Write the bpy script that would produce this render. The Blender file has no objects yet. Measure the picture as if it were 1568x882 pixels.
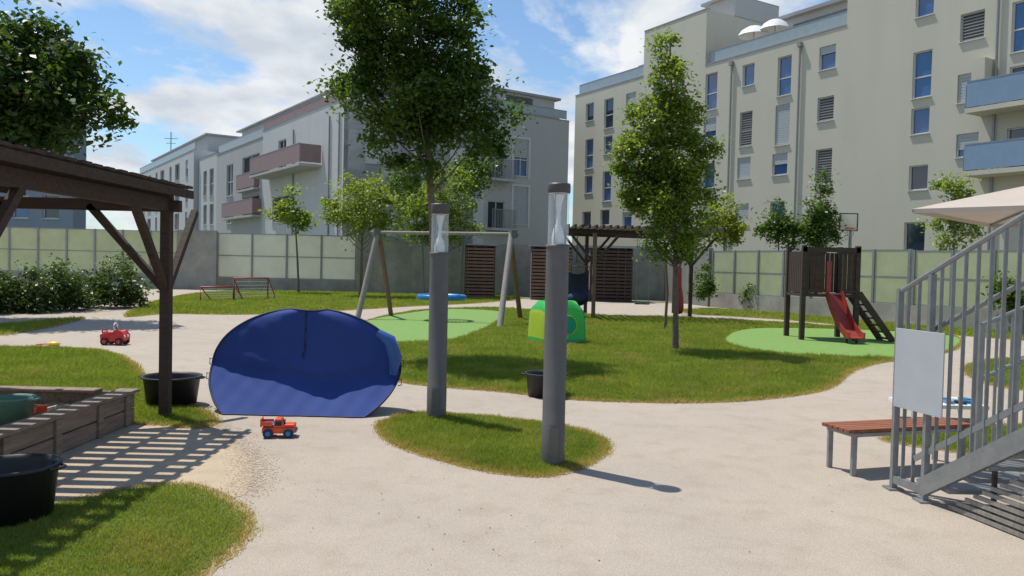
import bpy, bmesh, math, random
import numpy as np
from mathutils import Vector, Matrix
random.seed(7); rng=np.random.default_rng(7)
sc=bpy.context.scene
sc.view_settings.view_transform='Standard'; sc.view_settings.look='None'; sc.view_settings.exposure=0
# ------------------------------------------------------------ camera
F=1200.0; H=2.0
cam=bpy.data.cameras.new('camera'); camo=bpy.data.objects.new('camera',cam); sc.collection.objects.link(camo)
cam.sensor_width=36; cam.lens=F/1568*36; cam.clip_end=3000; cam.clip_start=0.05
R=(Matrix.Rotation(math.radians(90-1.72),3,'X')@Matrix.Rotation(math.radians(1.3),3,'Z'))
camo.matrix_world=Matrix.Translation((0,0,H))@R.to_4x4()
sc.camera=camo
# surveying helpers (photo measurement -> real world positions)
def ray(px,py): return R@Vector(((px-784)/F,(441-py)/F,-1))
def site(px,py,z=0.0):
    r=ray(px,py); t=(z-H)/r.z; return Vector((r.x*t,r.y*t,z))
def at(px,py,Y):
    r=ray(px,py); t=Y/r.y; return Vector((r.x*t,Y,H+r.z*t))
def ztop(base,px,py):
    return at(px,py,base.y).z
# ------------------------------------------------------------ materials
M={}
def mat(name,c,rough=.8,var=.12,scale=6,bump=0,metal=0,c2=None,scale2=None,spec=None,trans=0):
    m=bpy.data.materials.new(name); m.use_nodes=True; nt=m.node_tree; b=nt.nodes['Principled BSDF']
    b.inputs['Roughness'].default_value=rough; b.inputs['Metallic'].default_value=metal
    if spec is not None: b.inputs['Specular IOR Level'].default_value=spec
    tc=nt.nodes.new('ShaderNodeTexCoord'); n=nt.nodes.new('ShaderNodeTexNoise'); n.inputs['Scale'].default_value=scale; n.inputs['Detail'].default_value=5
    n.inputs['Roughness'].default_value=.65
    nt.links.new(tc.outputs['Object'],n.inputs['Vector'])
    r=nt.nodes.new('ShaderNodeValToRGB'); r.color_ramp.elements[0].position=.3; r.color_ramp.elements[1].position=.7
    a=c2 if c2 else tuple(x*(1-var) for x in c); bb=c if c2 else tuple(min(1,x*(1+var)) for x in c)
    r.color_ramp.elements[0].color=(*a,1); r.color_ramp.elements[1].color=(*bb,1)
    nt.links.new(n.outputs['Fac'],r.inputs['Fac']); nt.links.new(r.outputs['Color'],b.inputs['Base Color'])
    if bump:
        n2=nt.nodes.new('ShaderNodeTexNoise'); n2.inputs['Scale'].default_value=scale2 or scale*6; n2.inputs['Detail'].default_value=3
        nt.links.new(tc.outputs['Object'],n2.inputs['Vector'])
        bp=nt.nodes.new('ShaderNodeBump'); bp.inputs['Strength'].default_value=bump; bp.inputs['Distance'].default_value=.02
        nt.links.new(n2.outputs['Fac'],bp.inputs['Height']); nt.links.new(bp.outputs['Normal'],b.inputs['Normal'])
    if trans:
        t=nt.nodes.new('ShaderNodeBsdfTranslucent'); nt.links.new(r.outputs['Color'],t.inputs['Color'])
        mx=nt.nodes.new('ShaderNodeMixShader'); mx.inputs[0].default_value=trans
        nt.links.new(b.outputs[0],mx.inputs[1]); nt.links.new(t.outputs[0],mx.inputs[2])
        nt.links.new(mx.outputs[0],nt.nodes['Material Output'].inputs['Surface'])
    M[name]=m; return m
def streaks(name,amt=.88):
    m=M[name]; nt=m.node_tree; b=nt.nodes['Principled BSDF']; tc=[x for x in nt.nodes if x.type=='TEX_COORD'][0]; ramp=[x for x in nt.nodes if x.type=='VALTORGB'][0]
    mp=nt.nodes.new('ShaderNodeMapping'); mp.inputs['Scale'].default_value=(.7,.7,.12); n=nt.nodes.new('ShaderNodeTexNoise'); n.inputs['Scale'].default_value=1; n.inputs['Detail'].default_value=6
    nt.links.new(tc.outputs['Object'],mp.inputs[0]); nt.links.new(mp.outputs[0],n.inputs['Vector'])
    r=nt.nodes.new('ShaderNodeValToRGB'); r.color_ramp.elements[0].position=.3; r.color_ramp.elements[0].color=(amt,amt,amt*.99,1); r.color_ramp.elements[1].position=.65; r.color_ramp.elements[1].color=(1,1,1,1)
    nt.links.new(n.outputs['Fac'],r.inputs['Fac']); mx=nt.nodes.new('ShaderNodeMixRGB'); mx.blend_type='MULTIPLY'; mx.inputs[0].default_value=1
    nt.links.new(ramp.outputs[0],mx.inputs[1]); nt.links.new(r.outputs[0],mx.inputs[2]); nt.links.new(mx.outputs[0],b.inputs['Base Color'])
def wood(name,c,dark,axis=0,scale=3):
    m=mat(name,c,.8,.2,scale,bump=.3,c2=dark)
    nt=m.node_tree; n=[x for x in nt.nodes if x.type=='TEX_NOISE'][0]; mp=nt.nodes.new('ShaderNodeMapping')
    s=[9,9,9]; s[axis]=.7; mp.inputs['Scale'].default_value=s
    tc=[x for x in nt.nodes if x.type=='TEX_COORD'][0]
    nt.links.new(tc.outputs['Object'],mp.inputs['Vector']); nt.links.new(mp.outputs[0],n.inputs['Vector']); return m
def leafmat(name,c1,c2,trans=.4,attr=False):
    m=bpy.data.materials.new(name); m.use_nodes=True; nt=m.node_tree; b=nt.nodes['Principled BSDF']
    b.inputs['Roughness'].default_value=.42 if not attr else .6; b.inputs['Specular IOR Level'].default_value=.4 if not attr else .2
    g=nt.nodes.new('ShaderNodeNewGeometry'); tc=nt.nodes.new('ShaderNodeTexCoord'); n=nt.nodes.new('ShaderNodeTexNoise'); n.inputs['Scale'].default_value=1.1; n.inputs['Detail'].default_value=1
    nt.links.new(tc.outputs['Object'],n.inputs['Vector'])
    ad=nt.nodes.new('ShaderNodeMath'); ad.operation='MULTIPLY_ADD'; ad.inputs[1].default_value=.5
    nt.links.new(g.outputs['Random Per Island'],ad.inputs[0]); 
    s=nt.nodes.new('ShaderNodeMath'); s.operation='MULTIPLY_ADD'; s.inputs[1].default_value=1.4; s.inputs[2].default_value=-.45
    nt.links.new(n.outputs['Fac'],s.inputs[0]); nt.links.new(s.outputs[0],ad.inputs[2])
    r=nt.nodes.new('ShaderNodeMixRGB'); r.inputs[1].default_value=(*c1,1); r.inputs[2].default_value=(*c2,1); r.use_clamp=True
    cl=nt.nodes.new('ShaderNodeClamp'); nt.links.new(ad.outputs[0],cl.inputs[0]); nt.links.new(cl.outputs[0],r.inputs[0])
    col=r.outputs[0]
    if attr:
        at_=nt.nodes.new('ShaderNodeAttribute'); at_.attribute_name='dry'
        mx=nt.nodes.new('ShaderNodeMixRGB'); mx.inputs[2].default_value=(.4,.3,.13,1)
        nt.links.new(at_.outputs['Fac'],mx.inputs[0]); nt.links.new(col,mx.inputs[1]); col=mx.outputs[0]
    nt.links.new(col,b.inputs['Base Color'])
    t=nt.nodes.new('ShaderNodeBsdfTranslucent'); 
    br=nt.nodes.new('ShaderNodeMixRGB'); br.blend_type='MULTIPLY'; br.inputs[0].default_value=1; br.inputs[2].default_value=(1.6,1.7,.7,1)
    nt.links.new(col,br.inputs[1]); nt.links.new(br.outputs[0],t.inputs['Color'])
    ms=nt.nodes.new('ShaderNodeMixShader'); ms.inputs[0].default_value=trans
    nt.links.new(b.outputs[0],ms.inputs[1]); nt.links.new(t.outputs[0],ms.inputs[2]); nt.links.new(ms.outputs[0],nt.nodes['Material Output'].inputs['Surface'])
    M[name]=m; return m
def glassmat(name,c=(.9,.95,.95),rough=.02,fac=.75):
    m=bpy.data.materials.new(name); m.use_nodes=True; nt=m.node_tree; b=nt.nodes['Principled BSDF']
    b.inputs['Base Color'].default_value=(*c,1); b.inputs['Roughness'].default_value=rough
    t=nt.nodes.new('ShaderNodeBsdfTransparent'); t.inputs[0].default_value=(*c,1)
    ms=nt.nodes.new('ShaderNodeMixShader'); ms.inputs[0].default_value=fac
    nt.links.new(b.outputs[0],ms.inputs[1]); nt.links.new(t.outputs[0],ms.inputs[2]); nt.links.new(ms.outputs[0],nt.nodes['Material Output'].inputs['Surface'])
    M[name]=m; return m

def paving():
    m=mat('paving_mat',(.44,.38,.315),.92,.07,.5,bump=.3,scale2=90)
    nt=m.node_tree; b=nt.nodes['Principled BSDF']; tc=[x for x in nt.nodes if x.type=='TEX_COORD'][0]
    ramp=[x for x in nt.nodes if x.type=='VALTORGB'][0]
    prev=ramp.outputs[0]
    for sc_,lo,hi,dk in ((130,.36,.62,.68),(3.1,.3,.5,.91)):
        n=nt.nodes.new('ShaderNodeTexNoise'); n.inputs['Scale'].default_value=sc_; n.inputs['Detail'].default_value=5
        nt.links.new(tc.outputs['Object'],n.inputs['Vector'])
        r=nt.nodes.new('ShaderNodeValToRGB'); r.color_ramp.elements[0].position=lo; r.color_ramp.elements[1].position=hi
        r.color_ramp.elements[0].color=(dk,dk*.985,dk*.97,1); r.color_ramp.elements[1].color=(1.0,1.0,1.0,1)
        nt.links.new(n.outputs['Fac'],r.inputs['Fac'])
        mx=nt.nodes.new('ShaderNodeMixRGB'); mx.blend_type='MULTIPLY'; mx.inputs[0].default_value=1
        nt.links.new(prev,mx.inputs[1]); nt.links.new(r.outputs[0],mx.inputs[2]); prev=mx.outputs[0]
    nt.links.new(prev,b.inputs['Base Color'])
paving()
mat('soil',(.36,.27,.165),.95,.3,9,bump=.3)
mat('sand',(.43,.345,.245),.95,.12,3,bump=.4,scale2=60)
mat('litter',(.16,.11,.06),.95,.4,30)
mat('grass_base',(.14,.17,.035),.95,.3,2.5,bump=.5,c2=(.09,.12,.03))
mat('outer_ground',(.13,.14,.08),.95,.3,.3)
mat('rubber',(.15,.27,.06),.9,.14,7,bump=.25)
leafmat('blade',(.13,.19,.024),(.26,.305,.055),.4,attr=True)
leafmat('leaf_dark',(.032,.07,.014),(.11,.175,.03),.48)
leafmat('leaf_deep',(.022,.05,.011),(.07,.12,.022),.4)
leafmat('leaf_shrub',(.035,.07,.016),(.1,.15,.035),.3)
leafmat('leaf_light',(.08,.13,.022),(.24,.3,.055),.5)
leafmat('leaf_yellow',(.12,.165,.026),(.27,.31,.06),.5)
mat('bark',(.15,.12,.09),.9,.3,14,bump=.6)
mat('wall_beige',(.52,.5,.42),.92,.02,.25); streaks('wall_beige',.95)
mat('wall_grey',(.42,.43,.425),.92,.03,.3); streaks('wall_grey',.95)
mat('wall_white',(.52,.535,.54),.92,.03,.3); streaks('wall_white',.95)
mat('wall_blue',(.22,.27,.32),.9,.06,.3)
mat('wall_yellow',(.55,.48,.24),.9,.06,.3)
mat('roof_grey',(.27,.27,.28),.8,.1,1)
mat('concrete',(.32,.31,.275),.9,.2,1.3,bump=.2,scale2=25); streaks('concrete',.8)
mat('conc_dark',(.18,.18,.165),.9,.15,1.3)
mat('frame_white',(.55,.55,.53),.5,.02,5)
mat('blind',(.38,.41,.43),.6,.05,8)
mat('blind_dark',(.12,.12,.12),.6,.1,8)
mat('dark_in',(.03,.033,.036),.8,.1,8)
mat('window_glass',(.02,.035,.06),.04,.2,.5,spec=1.0)
mat('window_blue',(.03,.1,.25),.05,.3,.5,spec=1.0)  # blue sky reflection painted into the glass base colour
mat('pink_panel',(.27,.18,.175),.6,.08,3)
mat('panel_glass',(.62,.66,.46),.35,.08,1.2,trans=.5)
mat('panel_white',(.8,.8,.72),.35,.05,1.2,trans=.5)
mat('balcony_glass',(.24,.36,.5),.15,.05,2,trans=.2)
mat('rail_glass',(.42,.5,.54),.15,.05,2,trans=.3)
mat('steel',(.26,.275,.285),.45,.15,9,metal=.5)
mat('lamp_grey',(.115,.11,.105),.5,.1,5,metal=.15,bump=.03)
mat('lamp_dark',(.08,.07,.065),.5,.08,5,metal=.3)
mat('white_paint',(.75,.76,.78),.4,.02,5)
glassmat('clear',(.92,.96,.96),.03,.8)
wood('wood_dark',(.075,.046,.032),(.028,.019,.014))
wood('wood_grey',(.29,.22,.16),(.14,.105,.075),1)
wood('wood_brown',(.22,.13,.085),(.11,.065,.04))
wood('wood_seat',(.3,.11,.055),(.17,.06,.03))
wood('wood_log',(.2,.13,.08),(.11,.07,.045),2)
wood('wood_pale',(.3,.28,.25),(.17,.155,.14),2)
mat('red_plastic',(.55,.025,.03),.35,.05,4)
mat('slide_red',(.28,.035,.025),.5,.1,4)
mat('orange_plastic',(.72,.085,.02),.35,.05,4)
mat('yellow_plastic',(.75,.5,.05),.35,.05,4)
mat('blue_plastic',(.015,.17,.4),.35,.05,4)
mat('teal_plastic',(.1,.22,.18),.5,.08,4)
mat('black_plastic',(.02,.02,.024),.5,.1,5)
mat('rubber_black',(.02,.02,.02),.8,.1,5)
mat('tent_blue',(.028,.06,.235),.75,.07,2,bump=.15,scale2=5,spec=.2)
mat('tent_edge',(.012,.02,.07),.7,.1,3)
mat('tent_light',(.04,.12,.38),.6,.1,3,trans=.1)
mat('tent_green',(.07,.6,.14),.5,.05,3,trans=.4)
mat('tent_lime',(.65,.78,.06),.5,.05,3,trans=.4)
mat('tent_teal',(.02,.46,.34),.5,.05,3,trans=.4)
mat('canvas',(.5,.43,.37),.8,.04,3,trans=.1)
mat('sign_board',(.4,.43,.46),.45,.04,6)
mat('navy',(.02,.03,.07),.8,.1,4)
mat('punch_red',(.3,.03,.03),.6,.1,4)
mat('rope',(.08,.08,.08),.9,.1,4)
mat('net',(.5,.5,.48),.9,.1,4)

# ------------------------------------------------------------ mesh builder
class B:
    def __init__(s): s.v=[]; s.f=[]; s.m=[]; s.mats=[]; s.sm=[]
    def mi(s,n):
        if n not in s.mats: s.mats.append(n)
        return s.mats.index(n)
    def add(s,vs,fs,m,smooth=False):
        o=len(s.v); s.v+= [tuple(x) for x in vs]; i=s.mi(m)
        for f in fs: s.f.append([o+k for k in f]); s.m.append(i); s.sm.append(smooth)
    def quad(s,a,b,c,d,m): s.add([a,b,c,d],[(0,1,2,3)],m)
    def obox(s,c,ax,ay,az,m):
        c=Vector(c); P=[]
        for k in (-1,1):
            for j in (-1,1):
                for i in (-1,1): P.append(c+ax*i+ay*j+az*k)
        s.add(P,[(0,2,3,1),(4,5,7,6),(0,1,5,4),(2,6,7,3),(0,4,6,2),(1,3,7,5)],m)
    def box(s,c,size,m,rot=0):
        r=Matrix.Rotation(rot,3,'Z'); s.obox(c,r@Vector((size[0]/2,0,0)),r@Vector((0,size[1]/2,0)),Vector((0,0,size[2]/2)),m)
    def beam(s,a,b,w,h,m,up=Vector((0,0,1))):
        a=Vector(a); b=Vector(b); d=(b-a); L=d.length; d.normalize()
        x=d.cross(up); 
        if x.length<1e-4: x=Vector((1,0,0))
        x.normalize(); y=x.cross(d)
        s.obox((a+b)/2,x*w/2,d*L/2,y*h/2,m)
    def tube(s,pts,rs,m,n=10,cap=True):
        pts=[Vector(p) for p in pts]
        if not hasattr(rs,'__len__'): rs=[rs]*len(pts)
        vs=[];fs=[]
        for i,p in enumerate(pts):
            d=(pts[min(i+1,len(pts)-1)]-pts[max(i-1,0)]).normalized()
            x=d.cross(Vector((0,.01,1))); 
            if x.length<.05: x=d.cross(Vector((0,1,0)))
            x.normalize(); y=d.cross(x)
            for k in range(n):
                a=2*math.pi*k/n; vs.append(p+(x*math.cos(a)+y*math.sin(a))*rs[i])
        for i in range(len(pts)-1):
            for k in range(n): fs.append((i*n+k,i*n+(k+1)%n,(i+1)*n+(k+1)%n,(i+1)*n+k))
        s.add(vs,fs,m,True)
        if cap: s.add([v for v in vs[:n]],[tuple(range(n))],m); s.add(vs[-n:],[tuple(range(n))[::-1]],m)
    def lathe(s,c,prof,m,n=24,sx=1,sy=1,rot=0):
        c=Vector(c); vs=[];fs=[]
        for r,z in prof:
            for k in range(n):
                a=2*math.pi*k/n; x=r*sx*math.cos(a); y=r*sy*math.sin(a)
                vs.append(c+Vector((x*math.cos(rot)-y*math.sin(rot),x*math.sin(rot)+y*math.cos(rot),z)))
        for i in range(len(prof)-1):
            for k in range(n): fs.append((i*n+k,i*n+(k+1)%n,(i+1)*n+(k+1)%n,(i+1)*n+k))
        s.add(vs,fs,m,True)
    def sphere(s,c,r,m,n=12,sq=(1,1,1)):
        prof=[(math.sin(math.pi*i/n)*r+1e-4,-math.cos(math.pi*i/n)*r*sq[2]) for i in range(n+1)]
        s.lathe(c,prof,m,n*2,sq[0],sq[1])
    def ring(s,c,R_,r,m,axis='Z',n=24,k=8,sx=1,sy=1):
        pts=[]
        for i in range(n+1):
            a=2*math.pi*i/n; x=R_*math.cos(a)*sx; y=R_*math.sin(a)*sy
            pts.append(Vector(c)+(Vector((x,y,0)) if axis=='Z' else Vector((x,0,y)) if axis=='Y' else Vector((0,x,y))))
        s.tube(pts,r,m,k,False)
    def obj(s,name,parent=None,bevel=0):
        me=bpy.data.meshes.new(name); me.from_pydata(s.v,[],s.f); 
        for n in s.mats: me.materials.append(M[n])
        me.polygons.foreach_set('material_index',s.m); me.polygons.foreach_set('use_smooth',s.sm); me.update()
        o=bpy.data.objects.new(name,me); sc.collection.objects.link(o)
        if parent: o.parent=parent
        if bevel:
            md=o.modifiers.new('b','BEVEL'); md.width=bevel; md.segments=2; md.limit_method='ANGLE'
        return o
def empty(name,loc=(0,0,0)):
    o=bpy.data.objects.new(name,None); sc.collection.objects.link(o); return o
def arr(name,V,k,matn,parent=None,attr=None):
    n=len(V)//k; me=bpy.data.meshes.new(name); me.vertices.add(len(V)); me.vertices.foreach_set('co',np.asarray(V,dtype=np.float32).ravel())
    me.loops.add(n*k); me.loops.foreach_set('vertex_index',np.arange(n*k,dtype=np.int32))
    me.polygons.add(n); me.polygons.foreach_set('loop_start',np.arange(0,n*k,k,dtype=np.int32)); me.polygons.foreach_set('loop_total',np.full(n,k,dtype=np.int32))
    me.materials.append(M[matn]); me.update(calc_edges=True)
    if attr is not None:
        a=me.attributes.new('dry','FLOAT','POINT'); a.data.foreach_set('value',np.repeat(attr,k).astype(np.float32))
    o=bpy.data.objects.new(name,me); sc.collection.objects.link(o)
    if parent: o.parent=parent
    return o
# ------------------------------------------------------------ ground sheets
def smooth(pts,n=6,closed=True):
    out=[];N=len(pts)
    for i in range(N):
        p0,p1,p2,p3=[pts[(i+k)%N] for k in (-1,0,1,2)]
        for j in range(n):
            t=j/n; out.append(.5*((2*p1)+(p2-p0)*t+(2*p0-5*p1+4*p2-p3)*t*t+(3*p1-p0-3*p2+p3)*t**3))
    return out
def sheet(name,pts,z,m,jit=0):
    me=bpy.data.meshes.new(name); bm=bmesh.new(); vs=[]
    for i,p in enumerate(pts):
        vs.append(bm.verts.new((p[0]+random.uniform(-jit,jit),p[1]+random.uniform(-jit,jit),z)))
    f=bm.faces.new(vs); f.normal_update()
    if f.normal.z<0: f.normal_flip()
    bmesh.ops.triangulate(bm,faces=[f]); bm.to_mesh(me); bm.free(); me.materials.append(M[m])
    o=bpy.data.objects.new(name,me); sc.collection.objects.link(o); return o
def inside(P,x,y):
    c=np.zeros(len(x),bool); n=len(P)
    for i in range(n):
        x1,y1=P[i]; x2,y2=P[(i+1)%n]
        if y1==y2: continue
        cr=((y1>y)!=(y2>y))&(x<(x2-x1)*(y-y1)/(y2-y1)+x1); c^=cr
    return c
def edist(P,x,y):
    d=np.full(len(x),9.); n=len(P)
    for i in range(n):
        a=P[i]; b=P[(i+1)%n]; e=b-a; L=max(e@e,1e-9); t=np.clip(((x-a[0])*e[0]+(y-a[1])*e[1])/L,0,1)
        d=np.minimum(d,np.hypot(x-a[0]-t*e[0],y-a[1]-t*e[1]))
    return d
def lawn(name,px,dens,excl=(),h=.05,dry=.18):
    pts=[site(*p) for p in px]
    pts=smooth(pts,6)
    P=np.array([(p.x,p.y) for p in pts])
    rim=[]
    for i,p in enumerate(pts):
        t=(pts[(i+1)%len(pts)]-pts[i-1]).normalized(); nn=Vector((t.y,-t.x,0))
        rim.append((i,p,nn))
    A=sum(pts[i].x*pts[(i+1)%len(pts)].y-pts[(i+1)%len(pts)].x*pts[i].y for i in range(len(pts)))
    sg=1 if A>0 else -1
    s0=sheet(name+'_soil_edge',[p+nn*sg*random.uniform(-.01,.045) for i,p,nn in rim],.006,'soil')
    s1=sheet(name,[p-nn*sg*random.uniform(.04,.1) for i,p,nn in rim],.010,'grass_base')
    s0.parent=s1
    Po=np.array([((p+nn*sg*.08).x,(p+nn*sg*.08).y) for i,p,nn in rim])
    x0,y0=Po.min(0); x1,y1=Po.max(0)
    x0=max(x0,-.75*y1-1)
    y0=max(y0,2.5)
    area=(x1-x0)*(y1-y0); n=int(area*dens*2.2); 
    x=rng.uniform(x0,x1,n); 
    u=rng.uniform(0,1,n); y=1/(1/y0+u*(1/y1-1/y0))
    k=inside(Po,x,y)&(abs(x)<.72*y+1)
    for e in excl: k&=~inside(e,x,y)
    x=x[k];y=y[k]
    d=edist(P,x,y)*np.where(inside(P,x,y),1,-1)
    k=(d>0)|(rng.uniform(0,1,len(d))<np.exp(d/.03)*.6); x=x[k];y=y[k];d=d[k]; n=len(x)
    pn=np.sin(x*1.7+np.sin(y*2.3))*np.cos(y*1.3+np.sin(x*1.1))
    pn2=np.sin(x*5.1+2*np.sin(y*3.3))*np.cos(y*4.3+np.sin(x*3.1))
    pn3=np.sin(x*11.3+2*np.sin(y*7.7))*np.cos(y*9.1+2*np.sin(x*6.7))
    dr=np.clip(1-d/dry,0,1)*rng.uniform(.3,1.25,n)+np.clip(pn*.35+pn2*.25+pn3*.15-.12+rng.uniform(-.2,.25,n),0,.6)*.75+(rng.uniform(0,1,n)>.92)*.5
    s=np.clip(y/9,.7,3.2)
    hh=h*rng.uniform(.5,1.3,n)*(1-.45*np.clip(1-d/.3,0,1))*np.clip(s,.7,1.7)*(1+.25*pn2+.25*pn3); w=.0045*s*rng.uniform(.7,1.4,n)
    a=rng.uniform(0,2*np.pi,n); la=rng.uniform(0,2*np.pi,n); lean=rng.uniform(.2,1.2,n)*hh
    V=np.zeros((n,3,3)); V[:,0,0]=x-np.cos(a)*w; V[:,0,1]=y-np.sin(a)*w; V[:,1,0]=x+np.cos(a)*w; V[:,1,1]=y+np.sin(a)*w
    V[:,0,2]=V[:,1,2]=.01; V[:,2,0]=x+np.cos(la)*lean; V[:,2,1]=y+np.sin(la)*lean; V[:,2,2]=.012+hh*.95
    o=arr(name+'_blades',V.reshape(-1,3),3,'blade',None,np.clip(dr,0,1)); o.parent=s1
    return s1,n
tot=0
sheet('ground',[(-500,-200),(500,-200),(500,900),(-500,900)],-.004,'outer_ground')
sheet('paving',[(-45,-12),(40,-12),(40,25),(26,31.5),(11,44),(-40,52),(-45,52)],.002,'paving_mat')
island=[(578,655),(600,641),(650,634),(720,637),(800,645),(870,655),(920,670),(933,686),(915,705),(870,724),(820,731),(740,722),(660,702),(600,680)]
central=[(556,497),(590,484),(660,474),(760,472),(850,478),(930,484),(1050,487),(1200,495),(1330,504),(1450,512),(1470,530),(1420,548),(1350,556),(1305,570),(1283,588),(1250,601),(1180,611),(1090,617),(980,617),(870,612),(760,600),(660,592),(606,583),(592,562),(594,535),(572,512)]
padA=[(558,496),(600,484),(680,474),(768,478),(755,497),(700,520),(640,526),(590,522)]
padB=[(1110,524),(1150,504),(1300,505),(1450,514),(1466,530),(1410,547),(1300,549),(1180,541)]
backleft=[(190,484),(250,458),(330,447),(450,446),(600,449),(760,452),(800,457),(740,464),(640,469),(520,476),(380,482),(260,481)]
backright=[(1045,474),(1150,476),(1390,497),(1568,512),(1640,530),(1568,522),(1390,508),(1200,490),(1060,481)]
leftl=[(-320,535),(-100,532),(80,534),(155,538),(196,551),(222,575),(258,602),(318,632),(330,650),(300,657),(240,652),(150,650),(0,655),(-320,660)]
strip=[(-300,520),(-100,505),(60,492),(130,487),(100,497),(20,512),(-100,522)]
botl=[(-400,800),(60,772),(180,750),(270,741),(325,750),(368,772),(388,795),(380,825),(350,855),(315,885),(290,930),(240,1010),(-200,1200)]
rgt=[(1350,674),(1400,663),(1480,655),(1600,650),(1750,650),(1750,700),(1560,705),(1440,690)]
rgt2=[(1480,560),(1560,548),(1700,545),(1750,590),(1600,600),(1500,585)]
def pl(px): return np.array([(p.x,p.y) for p in smooth([site(*q) for q in px],6)])
for nm,px,de,ex,h in (('lawn',central,1100,[pl(padA),pl(padB)],.05),('lawn',island,6500,[],.055),('lawn',backleft,160,[],.06),('lawn',backright,150,[],.06),('lawn',leftl,2600,[],.05),('lawn',strip,300,[],.06),('lawn',botl,7500,[],.05),('lawn',rgt,2500,[],.05),('lawn',rgt2,800,[],.05)):
    o,n=lawn(nm,px,de,ex,h); tot+=n
print('blades',tot)
sheet('rubber_safety_surface',smooth([site(*p) for p in padA]),.02,'rubber')
sheet('rubber_safety_surface',smooth([site(*p) for p in padB]),.02,'rubber')
sandp=[(-250,668),(60,655),(200,648),(300,654),(345,662),(372,690),(385,720),(370,760),(320,752),(260,742),(170,750),(60,772),(-300,800)]
sheet('sand_ground',smooth([site(*p) for p in sandp],6),.0045,'sand',.008)
def grit(name,poly,n,size,m,z=.006,spread=.25):
    P=[site(*q) for q in poly]; V=[]
    for i in range(n):
        a=random.randrange(len(P)-1); t=random.random(); p=P[a].lerp(P[a+1],t); 
        p=p+Vector((random.gauss(0,spread),random.gauss(0,spread),0)); s=size*random.uniform(.4,1.6); an=random.uniform(0,6.28)
        for k in range(4):
            V.append((p.x+s*math.cos(an+k*1.57),p.y+s*math.sin(an+k*1.57),z+i*2e-7))
    arr(name,V,4,m)
grit('sand_grains',[(310,640),(345,662),(374,690),(388,720),(380,758)],3800,.007,'sand',.006,.1)
grit('leaf_litter',[(500,760),(700,800),(900,730),(1100,650),(1250,640),(1150,760),(800,860),(450,830),(450,700),(600,620),(900,640)],200,.006,'litter',.0065,.6)

# ------------------------------------------------------------ trees
def leaves(C,size,up=.5):
    n=len(C); N=rng.normal(size=(n,3)); N[:,2]=abs(N[:,2])+up; N/=np.linalg.norm(N,axis=1)[:,None]
    T=rng.normal(size=(n,3)); T-= (T*N).sum(1)[:,None]*N; T/=np.linalg.norm(T,axis=1)[:,None]; S=np.cross(N,T)
    L=(size*rng.uniform(.6,1.35,n))[:,None]; W=L*.3
    V=np.stack([C-T*L*.5,C+S*W+N*W*.3,C+T*L*.5,C-S*W+N*W*.3],1); return V.reshape(-1,3)
def tree(name,blobs,base,nleaf,size,matn,trunk_r,clump=.28,nclump=None,limbs=22):
    base=Vector(base); Y=base.y; ppm=F/Y
    E=[]
    for b in blobs:
        cx,cy,rx,ry=b[:4]; w=b[4] if len(b)>4 else 1; c=at(cx,cy,Y+(b[5] if len(b)>5 else 0)); E.append((c,rx/ppm,ry/ppm,w))
    vol=np.array([e[1]*e[1]*e[2]*e[3] for e in E])**.85; vol/=vol.sum(); nc=nclump or 110
    cc=[]
    for e,v in zip(E,vol):
        k=max(2,int(nc*v)); d=rng.normal(size=(k,3)); d/=np.linalg.norm(d,axis=1)[:,None]; r=rng.uniform(.15,1,k)**.5
        cc.append(np.array(e[0])+d*r[:,None]*np.array([e[1],e[1],e[2]]))
    cc=np.concatenate(cc); cc=cc[cc[:,2]>.1]
    wt=rng.uniform(.4,1.6,len(cc)); wt/=wt.sum(); idx=rng.choice(len(cc),nleaf,p=wt)
    rad=clump*rng.uniform(.6,1.5,len(cc))
    d=rng.normal(size=(nleaf,3))*np.array([.55,.55,.42]); P=cc[idx]+d*rad[idx][:,None]
    P=P[P[:,2]>.05]
    par=empty(name)
    arr('foliage',leaves(P,size),4,matn,par)
    top=max(e[0].z+e[2]*.5 for e in E); cx=np.mean(cc[:,0]); cy=np.mean(cc[:,1])
    if trunk_r>0:
        b=B(); ax=[]
        bend=random.uniform(-.1,.1)
        for i in range(9):
            t=i/8; ax.append(Vector((base.x+(cx-base.x)*t**1.3+bend*math.sin(t*5)*trunk_r*4,base.y+(cy-base.y)*t,base.z+(top-base.z)*t)))
        b.tube(ax,[trunk_r*(1.25 if i==0 else 1)*(1-.85*i/8)+.008 for i in range(9)],'bark',10)
        def axp(z):
            t=max(0,min(.999,(z-base.z)/(top-base.z)))*8; i=int(t); return ax[i].lerp(ax[i+1],t-i)
        lo=cc[:,2].min()
        order=rng.permutation(len(cc))[:limbs]
        for j in order:
            q=Vector(cc[j]); hd=math.hypot(q.x-cx,q.y-cy); s=axp(max(base.z+(lo-base.z)*.75,q.z-hd*.9-.15)); mid=s.lerp(q,.5)+Vector((0,0,-.06*hd))
            r0=trunk_r*.33*(1-.6*(s.z-base.z)/(top-base.z))
            b.tube([s,s.lerp(mid,.5)+Vector((0,0,-.01)),mid,mid.lerp(q,.5)+Vector((0,0,.02)),q],[r0,r0*.8,r0*.6,r0*.4,.006],'bark',5,False)
        b.obj('trunk',par)
    return par
tb=site(670,548)
tree('maple_tree',[(620,30,100,75),(560,95,56,55),(535,35,44,52),(690,75,62,75),(620,135,106,60),(700,160,80,50),(762,185,34,28,1.4),(640,210,72,40,1.1),(610,-40,80,55),(640,265,44,30,.8),(735,215,48,32,1.1),(600,235,34,26,.8),(515,115,24,26,.7)],tb,42000,.108,'leaf_dark',.1,clump=.28,nclump=290,limbs=55)
tr=site(1034,538)
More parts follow.
